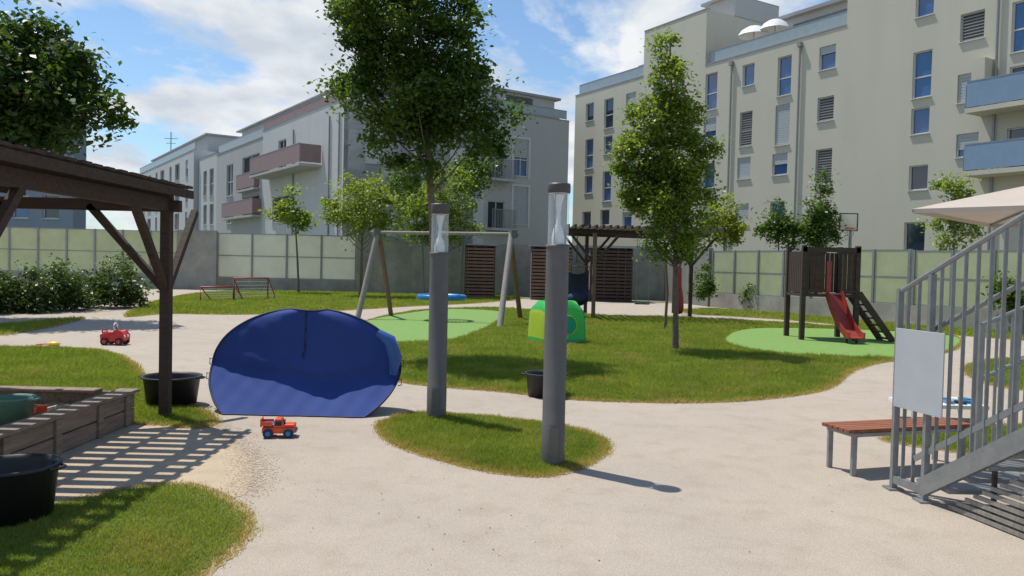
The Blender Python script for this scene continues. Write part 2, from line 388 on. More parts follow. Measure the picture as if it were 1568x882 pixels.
tree('hornbeam_tree',[(1026,80,20,36,.8),(1024,130,32,42),(1000,180,38,40),(1045,185,38,42),(985,240,44,44),(1040,250,50,50),(1082,240,20,28,1),(1010,310,55,45),(1060,310,32,40),(1030,362,48,36,.9),(970,295,28,30)],tr,29000,.098,'leaf_light',.065,clump=.24,nclump=270,limbs=55)
tree('chestnut_tree',[(40,120,105,90),(-60,100,110,120),(50,30,50,35,.7),(110,190,62,35,.8),(150,150,30,20,.6),(20,215,80,32),(-100,200,110,60),(172,175,18,14,.5),(95,150,50,30)],at(-60,470,24),26000,.22,'leaf_deep',.25,clump=.62,nclump=200,limbs=24)
tree('young_tree',[(450,320,30,26,.7),(470,335,22,18,.6),(425,325,20,18,.5),(455,295,16,14,.4)],site(457,449),1700,.22,'leaf_light',.07,clump=.5,nclump=30,limbs=14)
tree('plum_tree',[(550,300,48,36),(520,325,28,25),(590,320,30,30),(555,345,42,24,.8)],site(562,452)+Vector((0,-2,0)),6200,.18,'leaf_yellow',.1,clump=.5,nclump=75,limbs=15)
tree('plum_tree',[(660,310,42,40),(690,290,42,48),(640,335,40,32),(705,335,36,36),(675,355,46,20)],site(680,455),7500,.2,'leaf_light',.12,clump=.55,nclump=85,limbs=18)
tree('lilac_tree',[(720,270,30,36),(620,285,30,34)],site(700,452)+Vector((0,3,0)),3500,.24,'leaf_dark',.1,clump=.6,nclump=40,limbs=10)
tree('young_tree',[(1105,325,24,26),(1115,355,32,20),(1090,350,20,18),(1135,352,14,12,.6)],site(1106,468),3300,.18,'leaf_yellow',.07,clump=.42,nclump=45,limbs=14)
def gp(px,Y): 
    p=at(px,400,Y); return Vector((p.x,Y,0))
tree('birch_tree',[(1190,350,24,28),(1185,325,16,16,.7),(1208,365,14,14)],gp(1192,44),1800,.22,'leaf_dark',.06,clump=.5,nclump=30,limbs=10)
tree('poplar_tree',[(1254,280,12,20),(1254,315,20,26),(1258,352,30,30),(1235,350,18,20)],gp(1258,44),3800,.2,'leaf_dark',.07,clump=.45,nclump=50,limbs=12)
tree('young_tree',[(1455,285,22,18,.7),(1470,310,26,22,.7),(1445,340,26,22,.7),(1480,345,24,20,.7),(1455,365,26,18,.7)],gp(1460,38),2500,.18,'leaf_light',.07,clump=.42,nclump=40,limbs=16)
for px,py,rx,ry,Y in ((28,455,46,40,26.5),(98,435,40,46,28),(178,440,44,42,30),(-60,460,60,45,25)):
    b0=at(px,py,Y); tree('laurel_shrub',[(px,py,rx,ry),(px-rx*.4,py+18,rx*.7,ry*.6),(px+rx*.4,py+20,rx*.7,ry*.6)],Vector((b0.x,Y,0)),5000,.14,'leaf_shrub',0,clump=.36,nclump=65)
for px,py,rx,ry,Y in ((1076,432,16,26,40),(1155,452,15,18,39),(1545,450,20,24,27)):
    b0=at(px,py,Y); tree('shrub',[(px,py,rx,ry),(px,py+8,rx,ry*.7)],Vector((b0.x,Y,0)),1300,.16,'leaf_dark',0,clump=.3,nclump=25)

# ------------------------------------------------------------ buildings
class Fac:
    def __init__(s,P0,u):
        s.P=Vector((P0[0],P0[1],0)); s.u=Vector((u[0],u[1],0)).normalized(); n=Vector((-s.u.y,s.u.x,0))
        if n.dot(s.P)>0: n=-n
        s.n=n
    def sz(s,px,py):
        r=ray(px,py); o=Vector((0,0,H)); t=(s.P-o).dot(s.n)/r.dot(s.n); p=o+r*t; return (p-s.P).dot(s.u),p.z
    def pt(s,a,z,off=0): return s.P+s.u*a+s.n*off+Vector((0,0,z))
    def rect(s,px,y0,y1,w):
        ym=(y0+y1)/2; a,_=s.sz(px-w/2,ym); b,_=s.sz(px+w/2,ym); _,z1=s.sz(px,y0); _,z0=s.sz(px,y1); return min(a,b),max(a,b),z0,z1
def facade(fc,par,segs,wins,wallm,depth=14,name='walls'):
    b=B(); g=B(); 
    segs=[(min(a[0],a[1]),max(a[0],a[1]),a[2],a[3]) for a in segs]
    S=sorted(set([round(x,3) for w in wins for x in w[:2]]+[round(x,3) for a in segs for x in a[:2]]))
    for (a,c,zt,m) in segs:
        a=round(a,3); c=round(c,3)
        ss=[x for x in S if a<=x<=c]; ws=[w for w in wins if w[1]>a and w[0]<c]
        Z=sorted(set([-.5,zt]+[w[2] for w in ws if w[2]<zt]+[w[3] for w in ws if w[3]<zt]))
        for i in range(len(ss)-1):
            sm=(ss[i]+ss[i+1])/2
            for j in range(len(Z)-1):
                zm=(Z[j]+Z[j+1])/2
                if any(w[0]<sm<w[1] and w[2]<zm<w[3] for w in ws): continue
                b.quad(fc.pt(ss[i],Z[j]),fc.pt(ss[i+1],Z[j]),fc.pt(ss[i+1],Z[j+1]),fc.pt(ss[i],Z[j+1]),m)
        cen=fc.pt((a+c)/2,zt/2-.25,-depth/2-.35)
        b.obox(cen,fc.u*(c-a)/2,fc.n*depth/2,Vector((0,0,zt/2+.25)),m)
        b.obox(fc.pt((a+c)/2,zt+.04,-.16),fc.u*(c-a)/2,fc.n*.2,Vector((0,0,.04)),'roof_grey')
        for e in (a,c):
            b.quad(fc.pt(e,-.5),fc.pt(e,zt),fc.pt(e,zt,-.35),fc.pt(e,-.5,-.35),m)
    for w in wins:
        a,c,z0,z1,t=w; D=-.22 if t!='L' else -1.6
        m=wallm
        b.quad(fc.pt(a,z0),fc.pt(c,z0),fc.pt(c,z0,D),fc.pt(a,z0,D),m); b.quad(fc.pt(a,z1),fc.pt(c,z1),fc.pt(c,z1,D),fc.pt(a,z1,D),m)
        b.quad(fc.pt(a,z0),fc.pt(a,z1),fc.pt(a,z1,D),fc.pt(a,z0,D),m); b.quad(fc.pt(c,z0),fc.pt(c,z1),fc.pt(c,z1,D),fc.pt(c,z0,D),m)
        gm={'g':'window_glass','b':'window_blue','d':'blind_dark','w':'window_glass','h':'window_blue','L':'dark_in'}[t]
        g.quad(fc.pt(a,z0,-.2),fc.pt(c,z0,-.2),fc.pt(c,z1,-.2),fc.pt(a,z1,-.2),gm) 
        fw=.07; W=c-a; Hh=z1-z0
        for (x,z,hx,hz) in ((a+fw/2,(z0+z1)/2,fw/2,Hh/2),(c-fw/2,(z0+z1)/2,fw/2,Hh/2),((a+c)/2,z0+fw/2,W/2-fw,fw/2),((a+c)/2,z1-fw/2,W/2-fw,fw/2)):
            g.obox(fc.pt(x,z,-.15),fc.u*hx,fc.n*.045,Vector((0,0,hz)),'frame_white')
        if W>1.5: g.obox(fc.pt(a+W*.5,(z0+z1)/2,-.15),fc.u*.035,fc.n*.04,Vector((0,0,Hh/2-fw)),'frame_white')
        if Hh>2.4: g.obox(fc.pt((a+c)/2,z0+Hh*.45,-.15),fc.u*(W/2-fw),fc.n*.038,Vector((0,0,.04)),'frame_white')
        if t in 'wh':
            f=1 if t=='w' else random.choice((.3,.5,.7)); zz=z1-fw-(Hh-2*fw)*f; k=max(3,int((z1-zz)/.16))
            for i in range(k):
                z=zz+(z1-fw-zz)*(i+.5)/k; g.obox(fc.pt((a+c)/2,z,-.09),fc.u*(W/2-.02),fc.n*.012,Vector((0,0,(z1-zz)/k*.44)),'blind')
        if t=='d':
            k=int(Hh/.16)
            for i in range(k): g.obox(fc.pt((a+c)/2,z0+Hh*(i+.5)/k,-.09),fc.u*(W/2-.02),fc.n*.01,Vector((0,0,.03)),'roof_grey')
        g.obox(fc.pt((a+c)/2,z0-.03,.02),fc.u*(W/2+.05),fc.n*.07,Vector((0,0,.025)),'frame_white')
    b.obj(name,par); g.obj('windows',par)
RB=empty('apartment_building')
fr=Fac((23.8,46),(-.604,1))
def S(px,py=200): return fr.sz(px,py)[0]
zA=fr.sz(930,133)[1]; zB=fr.sz(1000,44)[1]; zT=fr.sz(1180,72)[1]; zC=fr.sz(1300,-60)[1]
wins=[]
def W(px,y0,y1,w,t): wins.append((*fr.rect(px,y0,y1,w),t))
for px,y0,y1,w,t in ((903,158,185,12,'g'),(902,213,258,12,'b'),(901,269,296,12,'b'),(898,324,348,13,'g'),
 (932,151,196,14,'g'),(931,208,236,13,'b'),(929,262,308,13,'b'),(926,321,345,14,'g'),
 (966,142,175,15,'h'),(1008,120,175,15,'b'),(965,215,255,15,'b'),(960,325,348,14,'h'),
 (1089,112,168,18,'b'),(1087,181,210,19,'h'),(1085,250,288,18,'b'),(1080,314,342,20,'w'),
 (1146,98,131,18,'b'),(1142,171,224,19,'d'),(1139,241,274,20,'w'),(1136,312,342,20,'w'),
 (1201,86,146,21,'b'),(1198,160,222,22,'w'),(1194,235,268,23,'h'),(1190,308,342,22,'b'),
 (1267,70,106,25,'h'),(1264,148,185,25,'d'),(1261,228,282,25,'d'),(1255,325,362,24,'g'),
 (1417,-50,24,28,'b'),(1412,78,149,29,'b'),(1409,165,205,28,'b'),(1406,253,291,29,'g'),(1400,340,388,32,'g'),
 (1489,18,61,37,'d'),(1483,112,156,34,'w'),(1481,204,240,34,'h'),(1473,300,345,34,'h'),
 (1566,0,78,34,'b'),(1562,100,162,34,'g'),(1558,195,262,34,'g'),(1040,118,150,16,'g'),(1038,190,220,16,'h')): W(px,y0,y1,w,t)
segs=[(S(880),S(983),zA,'wall_beige'),(S(983),S(1077),zB,'wall_beige'),(S(1077),S(1291),zT,'wall_beige'),(S(1291),S(1800),zC,'wall_beige')]
facade(fr,RB,segs,wins,'wall_beige')
b=B()
def fbox(b,fc,s0,s1,z0,z1,o0,o1,m):
    b.obox(fc.pt((s0+s1)/2,(z0+z1)/2,(o0+o1)/2),fc.u*abs(s1-s0)/2,fc.n*abs(o1-o0)/2,Vector((0,0,(z1-z0)/2)),m)
def railing(b,fc,s0,s1,z,off,m='rail_glass',h=.9):
    fbox(b,fc,s0,s1,z+.1,z+h,off-.015,off+.015,m); fbox(b,fc,s0,s1,z+h,z+h+.05,off-.03,off+.03,'steel')
    k=max(2,int(abs(s1-s0)/1.5))
    for i in range(k+1):
        s=s0+(s1-s0)*i/k; fbox(b,fc,s-.025,s+.025,z,z+h,off-.05,off-.018,'steel')
railing(b,fr,S(882),S(981),zA+.1,-.3)
railing(b,fr,S(1079),S(1290),zT+.1,-.3,h=.9)
fbox(b,fr,S(935),S(983),zA,zA+2.2,-3,-9,'roof_grey')
fbox(b,fr,S(1100)-1,S(1300),zT,zT+2.9,-3.5,-13,'wall_grey')
fbox(b,fr,S(1100)-2,S(1300)-.1,zT+2.9,zT+3.15,-3.0,-13.3,'roof_grey')
fbox(b,fr,S(1250),S(1160),zT+.3,zT+2.4,-3.45,-3.5,'window_glass')
fbox(b,fr,S(1040),S(1077)-.1,zB,zB+1.6,-3,-8,'wall_grey')
fbox(b,fr,S(1030),S(1075),zB+1.6,zB+1.8,-2.7,-8.3,'roof_grey')
for px in (1122,1226,1527):
    s=S(px,100); z=zT-.3 if px<1290 else zC
    b.tube([fr.pt(s,0,.12),fr.pt(s,z,.12)],.07,'steel',8); fbox(b,fr,s-.15,s+.15,z-.3,z,.02,.28,'roof_grey')
s0=S(1503,150); s1=S(1800,150)
for py in (176,270):
    z=fr.sz(1503,py)[1]-.1
    fbox(b,fr,s0,s1,z,z+.25,0.003,1.6,'wall_beige'); railing(b,fr,s0-.05,s1,z+.2,1.55,'balcony_glass',1.45)
    b.obox(fr.pt(s0,z+.9,.8),fr.u*.015,fr.n*.75,Vector((0,0,.6)),'balcony_glass')
fbox(b,fr,S(1518),S(1498),fr.sz(1503,130)[1],fr.sz(1503,95)[1],0.003,.9,'wall_beige')
b.obj('roof_terrace_and_balconies',RB)
def rparasol(px,py,rad):
    s,_=fr.sz(px,py); base=fr.pt(s,zT,-1.7); z=at(px,py,base.y).z; q=B(); q.tube([base,base+Vector((0,0,z-zT))],.03,'steel',6)
    q.lathe((base.x,base.y,z),[(rad,-.5),(rad*.75,-.1),(rad*.4,.15),(.02,.25)],'white_paint',8); q.obj('rooftop_parasol')
rparasol(1130,44,1.2); rparasol(1162,34,1.1)
LB=empty('apartment_building')
c0=at(525,300,58); f2=Fac((c0.x,c0.y),(1,.695)); f1=Fac((c0.x,c0.y),(-.695,1))
z0=f1.sz(525,150)[1]
w1=[];w2=[]
def A1(px,y0,y1,w,t): w1.append((*f1.rect(px,y0,y1,w),t))
def A2(px,y0,y1,w,t): w2.append((*f2.rect(px,y0,y1,w),t))
for a in ((480,196,262,16,'L'),(455,205,262,14,'g'),(432,214,262,12,'L'),(475,300,345,22,'g'),(430,300,340,26,'L'),(384,238,290,26,'L'),(384,300,332,26,'L'),(352,252,300,10,'g'),(352,312,342,10,'g'),(324,258,300,6,'g'),(324,312,344,6,'g'),(314,262,300,5,'d'),(314,314,344,5,'d')): A1(*a)
for a in ((572,202,250,24,'h'),(572,300,345,24,'g'),(640,225,270,22,'g'),(700,225,270,22,'d'),(640,300,345,22,'g'),(760,235,275,26,'L'),(760,308,350,26,'L'),(798,213,270,22,'h'),(797,286,344,22,'w')): A2(*a)
s1f=lambda px: f1.sz(px,250)[0]
s2f=lambda px: f2.sz(px,250)[0]
zR=f2.sz(870,186)[1]
facade(f1,LB,[(0,s1f(402),z0,'wall_white'),(s1f(402),s1f(332),z0-.6,'wall_grey'),(s1f(332),s1f(305),z0-.3,'wall_white')],w1,'wall_grey',11)
facade(f2,LB,[(.003,s2f(742),z0-.4,'wall_white'),(s2f(742),s2f(870),zR,'wall_grey')],w2,'wall_white',11,'side_walls')
b=B()
fbox(b,f1,2,s1f(335),z0-.5,z0+2.2,-2.5,-9.5,'wall_grey'); fbox(b,f1,1.7,s1f(330),z0+2.2,z0+2.35,-2.2,-9.8,'roof_grey')
for i in range(8): fbox(b,f1,3.5+i*3.2,5.1+i*3.2,z0+.1,z0+1.9,-2.45,-2.49,'window_glass')
railing(b,f1,.3,s1f(400),z0+.12,-.2,'pink_panel',.7)
railing(b,f1,s1f(402)+.3,s1f(332),z0-.5,-.2,'rail_glass',.9)
fbox(b,f2,s2f(775),s2f(868),zR,zR+.7,-1.2,-9,'wall_yellow')
fbox(b,f2,s2f(765),s2f(872),zR+.7,zR+.9,-.8,-9.4,'wall_white')
fbox(b,f2,s2f(780),s2f(874),zR+.9,zR+2.3,-2.6,-9,'wall_grey')
fbox(b,f2,s2f(775),s2f(880),zR+2.3,zR+2.5,-2.2,-9.4,'roof_grey')
fbox(b,f2,s2f(798),s2f(840),zR+1.1,zR+2.1,-2.55,-2.59,'window_glass')
fbox(b,f2,s2f(720),s2f(772),zR,zR+3.0,-2.2,-8,'wall_grey')
railing(b,f2,s2f(745),s2f(868),zR+.1,-.2,'rail_glass',.8)
for (a_,c_,zz0,zz1,t_) in w2[-2:]:
    for s_ in (a_-.12,c_+.12): fbox(b,f2,s_-.1,s_+.1,zz0-.25,zz1+.2,.003,.05,'frame_white')
    fbox(b,f2,a_-.02,c_+.02,zz1+.02,zz1+.2,.003,.05,'frame_white')
for (pa,pb,py,m,o) in ((492,412,262,'pink_panel',1.8),(400,352,332,'pink_panel',.9),(398,370,290,'pink_panel',.6)):
    a=f1.sz(pa,py)[0]; c=f1.sz(pb,py)[0]; z=f1.sz((pa+pb)/2,py)[1]
    fbox(b,f1,a,c,z-.2,z,.003,o,'wall_grey'); railing(b,f1,a,c,z,o-.05,m,1.5)
    for e in (a,c): b.obox(f1.pt(e,z+.8,o/2),f1.u*.02,f1.n*(o/2-.05),Vector((0,0,.7)),m)
for y in (275,350):
    a=f2.sz(742,y)[0]; c=f2.sz(778,y)[0]; z=f2.sz(760,y)[1]
    fbox(b,f2,a,c,z-.2,z,.003,1.2,'wall_grey')
    for i in range(16):
        s=a+(c-a)*i/15; fbox(b,f2,s-.02,s+.02,z,z+1.5,1.12,1.16,'steel')
    fbox(b,f2,a,c,z+1.5,z+1.56,1.1,1.18,'steel')
for px,dz in ((505,3),(560,2.6),(450,3.0)):
    s=f1.sz(min(px,520),250)[0]; b.tube([f1.pt(s,0,.08),f1.pt(s,z0-1,.08)],.06,'steel',6)
for i,s in enumerate((4,9,15)): fbox(b,f1,s,s+1.4,z0+2.35,z0+3.2,-5,-6.2,'roof_grey')
b.obj('roof_and_balconies',LB)
FB=empty('apartment_building')
f3=Fac(tuple(f1.pt(s1f(305)+.5,0,.5))[:2],(-.695,1)); w3=[]
zf=f3.sz(300,228)[1]; e3=f3.sz(212,262)[0]
for i in range(7):
    s=3+i*(e3-4)/7
    for zz in (2,5.2,8.4,11.6):
        w3.append((s,s+(2.6 if i%2 else 1.3),zz+.3,zz+2.4,random.choice('gLhd')))
facade(f3,FB,[(0,e3,zf,'wall_white')],w3,'wall_grey',11)
b=B(); fbox(b,f3,2,e3-1,zf,zf+2.2,-2,-10,'wall_grey'); fbox(b,f3,1.5,e3-.5,zf+2.2,zf+2.4,-1.7,-10.3,'roof_grey'); railing(b,f3,.2,e3,zf+.1,-.2,'rail_glass',.9)
p=f3.pt(e3-9,zf,-3); b.tube([p,p+Vector((0,0,6))],.08,'steel',6); b.beam(p+Vector((-1,0,5)),p+Vector((1,0,5)),.08,.08,'steel'); b.beam(p+Vector((-.7,0,4.3)),p+Vector((.7,0,4.3)),.08,.08,'steel')
b.obj('roof_parts',FB)
GB=empty('apartment_building'); g0=at(112,300,62); f4=Fac((g0.x,g0.y),(-1,.12)); zt=f4.sz(110,88)[1]; w4=[]
for i in range(8):
    for j in range(5):
        w4.append((1.2+i*2.6,2.6+i*2.6,1.5+j*3.3,3.4+j*3.3,random.choice('gbh')))
facade(f4,GB,[(0,24,zt,'wall_blue')],w4,'wall_blue',1.2)
b=B(); fbox(b,f4,1,5,zt,zt+1.6,-.3,-1.3,'roof_grey'); fbox(b,f4,0.2,2.2,zt+.1,zt+.9,-.3,-.34,'steel')
b.obj('roof_parts',GB)

# ------------------------------------------------------------ boundary walls
def wall_run(name,a,c,top,bot_h,m_low,m_panel,pitch,cap=True):
    b=B(); a=Vector(a);c=Vector(c); d=(c-a); L=d.length; u=d.normalized(); n=Vector((-u.y,u.x,0))
    b.obox((a+c)/2+Vector((0,0,bot_h/2-.1)),u*L/2,n*.12,Vector((0,0,bot_h/2+.1)),m_low)
    if m_panel:
        k=max(1,round(L/pitch))
        for i in range(k+1):
            p=a+u*L*i/k; b.obox(p+Vector((0,0,(bot_h+top)/2)),u*.05,n*.07,Vector((0,0,(top-bot_h)/2+.02)),'steel')
            if i<k:
                q=a+u*L*(i+.5)/k; b.obox(q+Vector((0,0,(bot_h+top)/2)),u*(L/k/2-.052),n*.02,Vector((0,0,(top-bot_h)/2-.05)),m_panel)
                for z in (bot_h+.03,top-.02,bot_h+(top-bot_h)*.5): b.obox(q+Vector((0,0,z)),u*(L/k/2-.054),n*.03,Vector((0,0,.025)),'steel')
    else:
        k=max(1,int(L/2.5))
        for i in range(1,k): b.obox(a+u*L*i/k+Vector((0,0,bot_h/2)),u*.012,n*.123,Vector((0,0,bot_h/2)),'conc_dark')
    return b.obj(name)
def wp(px,base,py): p=site(px,base); return p,ztop(p,px,py)
pL,hL=wp(440,445,359)
Yb=pL.y
wall_run('glass_fence',gp(-260,Yb-4),gp(272,Yb-1),hL,.9,'concrete','panel_glass',1.6)
wall_run('concrete_wall',gp(272,Yb-1.02),gp(332,Yb-1),hL+.15,hL+.1,'concrete',None,1)
wall_run('glass_fence',gp(333,Yb),gp(545,Yb),hL,.75,'concrete','panel_white',2.35)
wall_run('concrete_wall',gp(546,Yb-.3),gp(712,Yb-.3),hL+.05,hL-.1,'concrete',None,1)
wall_run('concrete_wall',gp(757,Yb),gp(1020,Yb-2),hL,hL-.3,'concrete',None,1)
pr,hr=wp(1090,470,383); pr2,_=wp(1390,496,390)
wall_run('glass_fence',pr,pr2,2.95,.75,'concrete','panel_glass',1.55)
dirr=(pr2-pr).normalized(); wall_run('glass_fence',pr2+dirr*.2,pr2+dirr*16,2.9,.75,'concrete','panel_glass',1.55)
wall_run('concrete_wall',gp(1020,Yb-2),pr+Vector((-.1,.1,0)),3.2,3.1,'conc_dark',None,1)
def slat(name,pxa,pxb,Y,py0,m):
    a=gp(pxa,Y); c=gp(pxb,Y); h=at((pxa+pxb)/2,py0,Y).z; b=B(); k=int(h/.2)
    for i in range(k):
        z=.1+(h-.1)*i/k; b.beam(a+Vector((0,0,z)),c+Vector((0,0,z)),.03,.13,m)
    for t in (0,.33,.66,1): p=a.lerp(c,t)+Vector((0,.06,0)); b.beam(p,p+Vector((0,0,h)),.08,.08,'wood_dark')
    b.box((a+c)/2+Vector((0,1.2,h+.05)),((c-a).length+.3,2.6,.08),'roof_grey')
    for s_ in (a,c): b.box(s_+Vector((0,1.2,h/2)),(.05,2.3,h),'conc_dark')
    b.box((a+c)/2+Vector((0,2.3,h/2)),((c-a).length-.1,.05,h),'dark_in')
    b.obj(name)
slat('slatted_wooden_shed',713,757,45.5,376,'wood_brown'); slat('slatted_wooden_shed',815,875,45,378,'wood_brown'); slat('slatted_wooden_shed',905,968,44.5,380,'wood_dark')

# ------------------------------------------------------------ lamp columns
def lamp(px,base_y,y_col,y_gl,y_top,w):
    p=site(px,base_y); r=w/2/(F/p.y); T=lambda py:ztop(p,px,py); e=empty('lamp_column')
    zc,zg,zt=T(y_col),T(y_gl),T(y_top)
    b=B(); b.lathe(p,[(r*1.04,0),(r*1.04,.42),(r,.425),(r,zc-.02),(r*.98,zc)],'lamp_grey',32)
    b.lathe(p,[(r*1.05,zc-.03),(r*1.05,zc),(.01,zc+.001)],'lamp_grey',32)
    b.box(p+Vector((-.0,-r*1.035,.25)),(r*.8,.012,.3),'lamp_grey')
    b.obj('column',e)
    b=B(); b.lathe(p,[(r*.92,zc),(r*.92,zg)],'clear',32); b.obj('glass_cylinder',e)
    b=B(); b.lathe(p,[(r*.96,zg),(r*1.0,zg+.02),(r*1.0,zt-.02),(r*.95,zt),(.001,zt)],'lamp_dark',32); b.lathe(p,[(r*.96,zg),(.001,zg-.001)],'white_paint',32)
    b.obj('cap',e)
    hh=zg-zc; b=B(); b.lathe(p,[(r*.55,zc),(r*.55,zc+hh*.16),(r*.42,zc+hh*.3),(r*.2,zc+hh*.4),(r*.16,zc+hh*.62),(r*.3,zc+hh*.8),(r*.5,zc+hh*.97)],'white_paint',20); 
    for a in (0,2.1,4.2): b.tube([p+Vector((math.cos(a)*r*.7,math.sin(a)*r*.7,zc)),p+Vector((math.cos(a)*r*.7,math.sin(a)*r*.7,zg))],.005,'steel',5)
    b.obj('luminaire',e)
lamp(846,712,374,296,281,35); lamp(668,643,386,328,312,29)

# ------------------------------------------------------------ near pergola
e=empty('wooden_pergola'); b=B()
X1=-4.04;X0=-7.6;YA=3.6;YB=9.85;zr=2.64
for x in (-4.26,-7.2):
    for y in (9.65,5.95):
        b.box((x,y,zr/2),(.115,.115,zr),'wood_dark')
        for sg in (-1,1):
            b.beam((x,y+sg*.03,1.6),(x,y+sg*.85,zr-.03),.08,.08,'wood_dark')
        sx=-1 if x>-5 else 1
        b.beam((x+.03*sx,y,1.6),(x+.95*sx,y,zr-.03),.08,.08,'wood_dark')
b.obj('posts',e)
b=B()
for x in (-4.26,-7.2): b.beam((x,YA,zr+.0),(x,YB-.1,zr+.0),.09,.16,'wood_dark')
for y in (9.65,5.95): b.beam((X0,y,zr-.02),(X1-.05,y,zr-.02),.08,.14,'wood_dark')
x=X1-.25
while x>X0:
    b.beam((x,YA,zr+.14),(x,YB,zr+.14),.06,.11,'wood_dark'); x-=.62
b.beam((X1,YA,zr+.14),(X1,YB+.03,zr+.14),.03,.1,'wood_dark')
y=YA
while y<YB:
    b.beam((X0,y,zr+.222),(X1+.03+random.uniform(-.01,.02),y+random.uniform(-.006,.006),zr+.222),.15,.03,'wood_dark'); y+=.235
b.obj('slatted_roof',e)
e=empty('sandbox'); b=B()
sx1=-4.5; sy1=9.3; sx0=-8.2; sy0=6.3; sh=.38
for z in (.1,.29):
    b.box((sx1,(sy0+sy1)/2,z),(.06,sy1-sy0,.175),'wood_grey'); b.box(((sx0+sx1)/2,sy1+.03,z),(sx1-sx0-.065,.05,.175),'wood_grey'); b.box(((sx0+sx1)/2,sy0,z),(sx1-sx0-.065,.05,.175),'wood_grey')
    b.box((sx0,(sy0+sy1)/2,z),(.06,sy1-sy0,.175),'wood_grey')
b.box((sx1-.05,(sy0+sy1)/2,sh+.015),(.24,sy1-sy0+.1,.035),'wood_grey'); b.box(((sx0+sx1)/2-.2,sy1-.05,sh+.017),(sx1-sx0-.35,.2,.03),'wood_grey')
for y in (6.9,7.7,8.5,9.1): b.box((sx1+.045,y,.19),(.03,.1,.36),'wood_grey')
b.obj('frame',e,.005)
b=B(); n=24; vs=[];fs=[]
for i in range(n+1):
    for j in range(n+1):
        x=sx0+.04+(sx1-sx0-.08)*i/n; y=sy0+.04+(sy1-sy0-.08)*j/n; vs.append((x,y,.2+.035*math.sin(x*5+y*3)+.02*math.sin(y*9+x*7)))
for i in range(n):
    for j in range(n): a=i*(n+1)+j; fs.append((a,a+n+1,a+n+2,a+1))
b.add(vs,fs,'sand',True); b.obj('sand_fill',e)
def tub(name,c,r,h,m,rim=True):
    b=B(); b.lathe(c,[(.001,.01),(r*.8,.01),(r*.84,0),(r*.97,h*.93),(r*1.04,h*.94),(r*1.05,h),(r*.97,h),(r*.93,h*.9),(r*.8,.05),(.001,.04)],m,28)
    for sg in (-1,1):
        p=Vector(c)+Vector((sg*r*1.03,0,h*.95)); b.tube([p+Vector((0,-.08,0)),p+Vector((sg*.05,-.04,.0)),p+Vector((sg*.05,.04,.0)),p+Vector((0,.08,0))],.012,m,6)
    b.obj(name)
p=site(20,655,.2); tub('toy_bucket',(p.x,p.y,.22),.2,.3,'teal_plastic')
def sandtoys():
    b=B(); p=site(70,643,.22)
    b.box(p+Vector((0,0,.06)),(.22,.12,.06),'red_plastic',.5); b.box(p+Vector((-.03,-.02,.12)),(.1,.1,.08),'orange_plastic',.5)
    for dx,dy in ((-.08,-.06),(.08,-.06),(.08,.06),(-.08,.06)): b.sphere(p+Vector((dx,dy,.04)),.035,'red_plastic',6)
    q=p+Vector((-.25,.1,0)); b.lathe(q,[(.05,0),(.08,.1),(.075,.1),(.045,.01)],'orange_plastic',14)
    b.beam(p+Vector((.1,.2,.03)),p+Vector((.32,.25,.06)),.03,.015,'red_plastic'); b.sphere(p+Vector((.36,.26,.06)),.05,'red_plastic',6,(1,.8,.3))
    b.obj('sand_toys')
sandtoys()
tub('black_tub',Vector((-3.72,5.85,0)),.31,.42,'black_plastic')
p=site(258,622); tub('black_tub',p+Vector((0,.1,0)),.37,.4,'black_plastic')
p=site(834,610); tub('black_tub',p+Vector((0,.2,0)),.29,.36,'black_plastic')

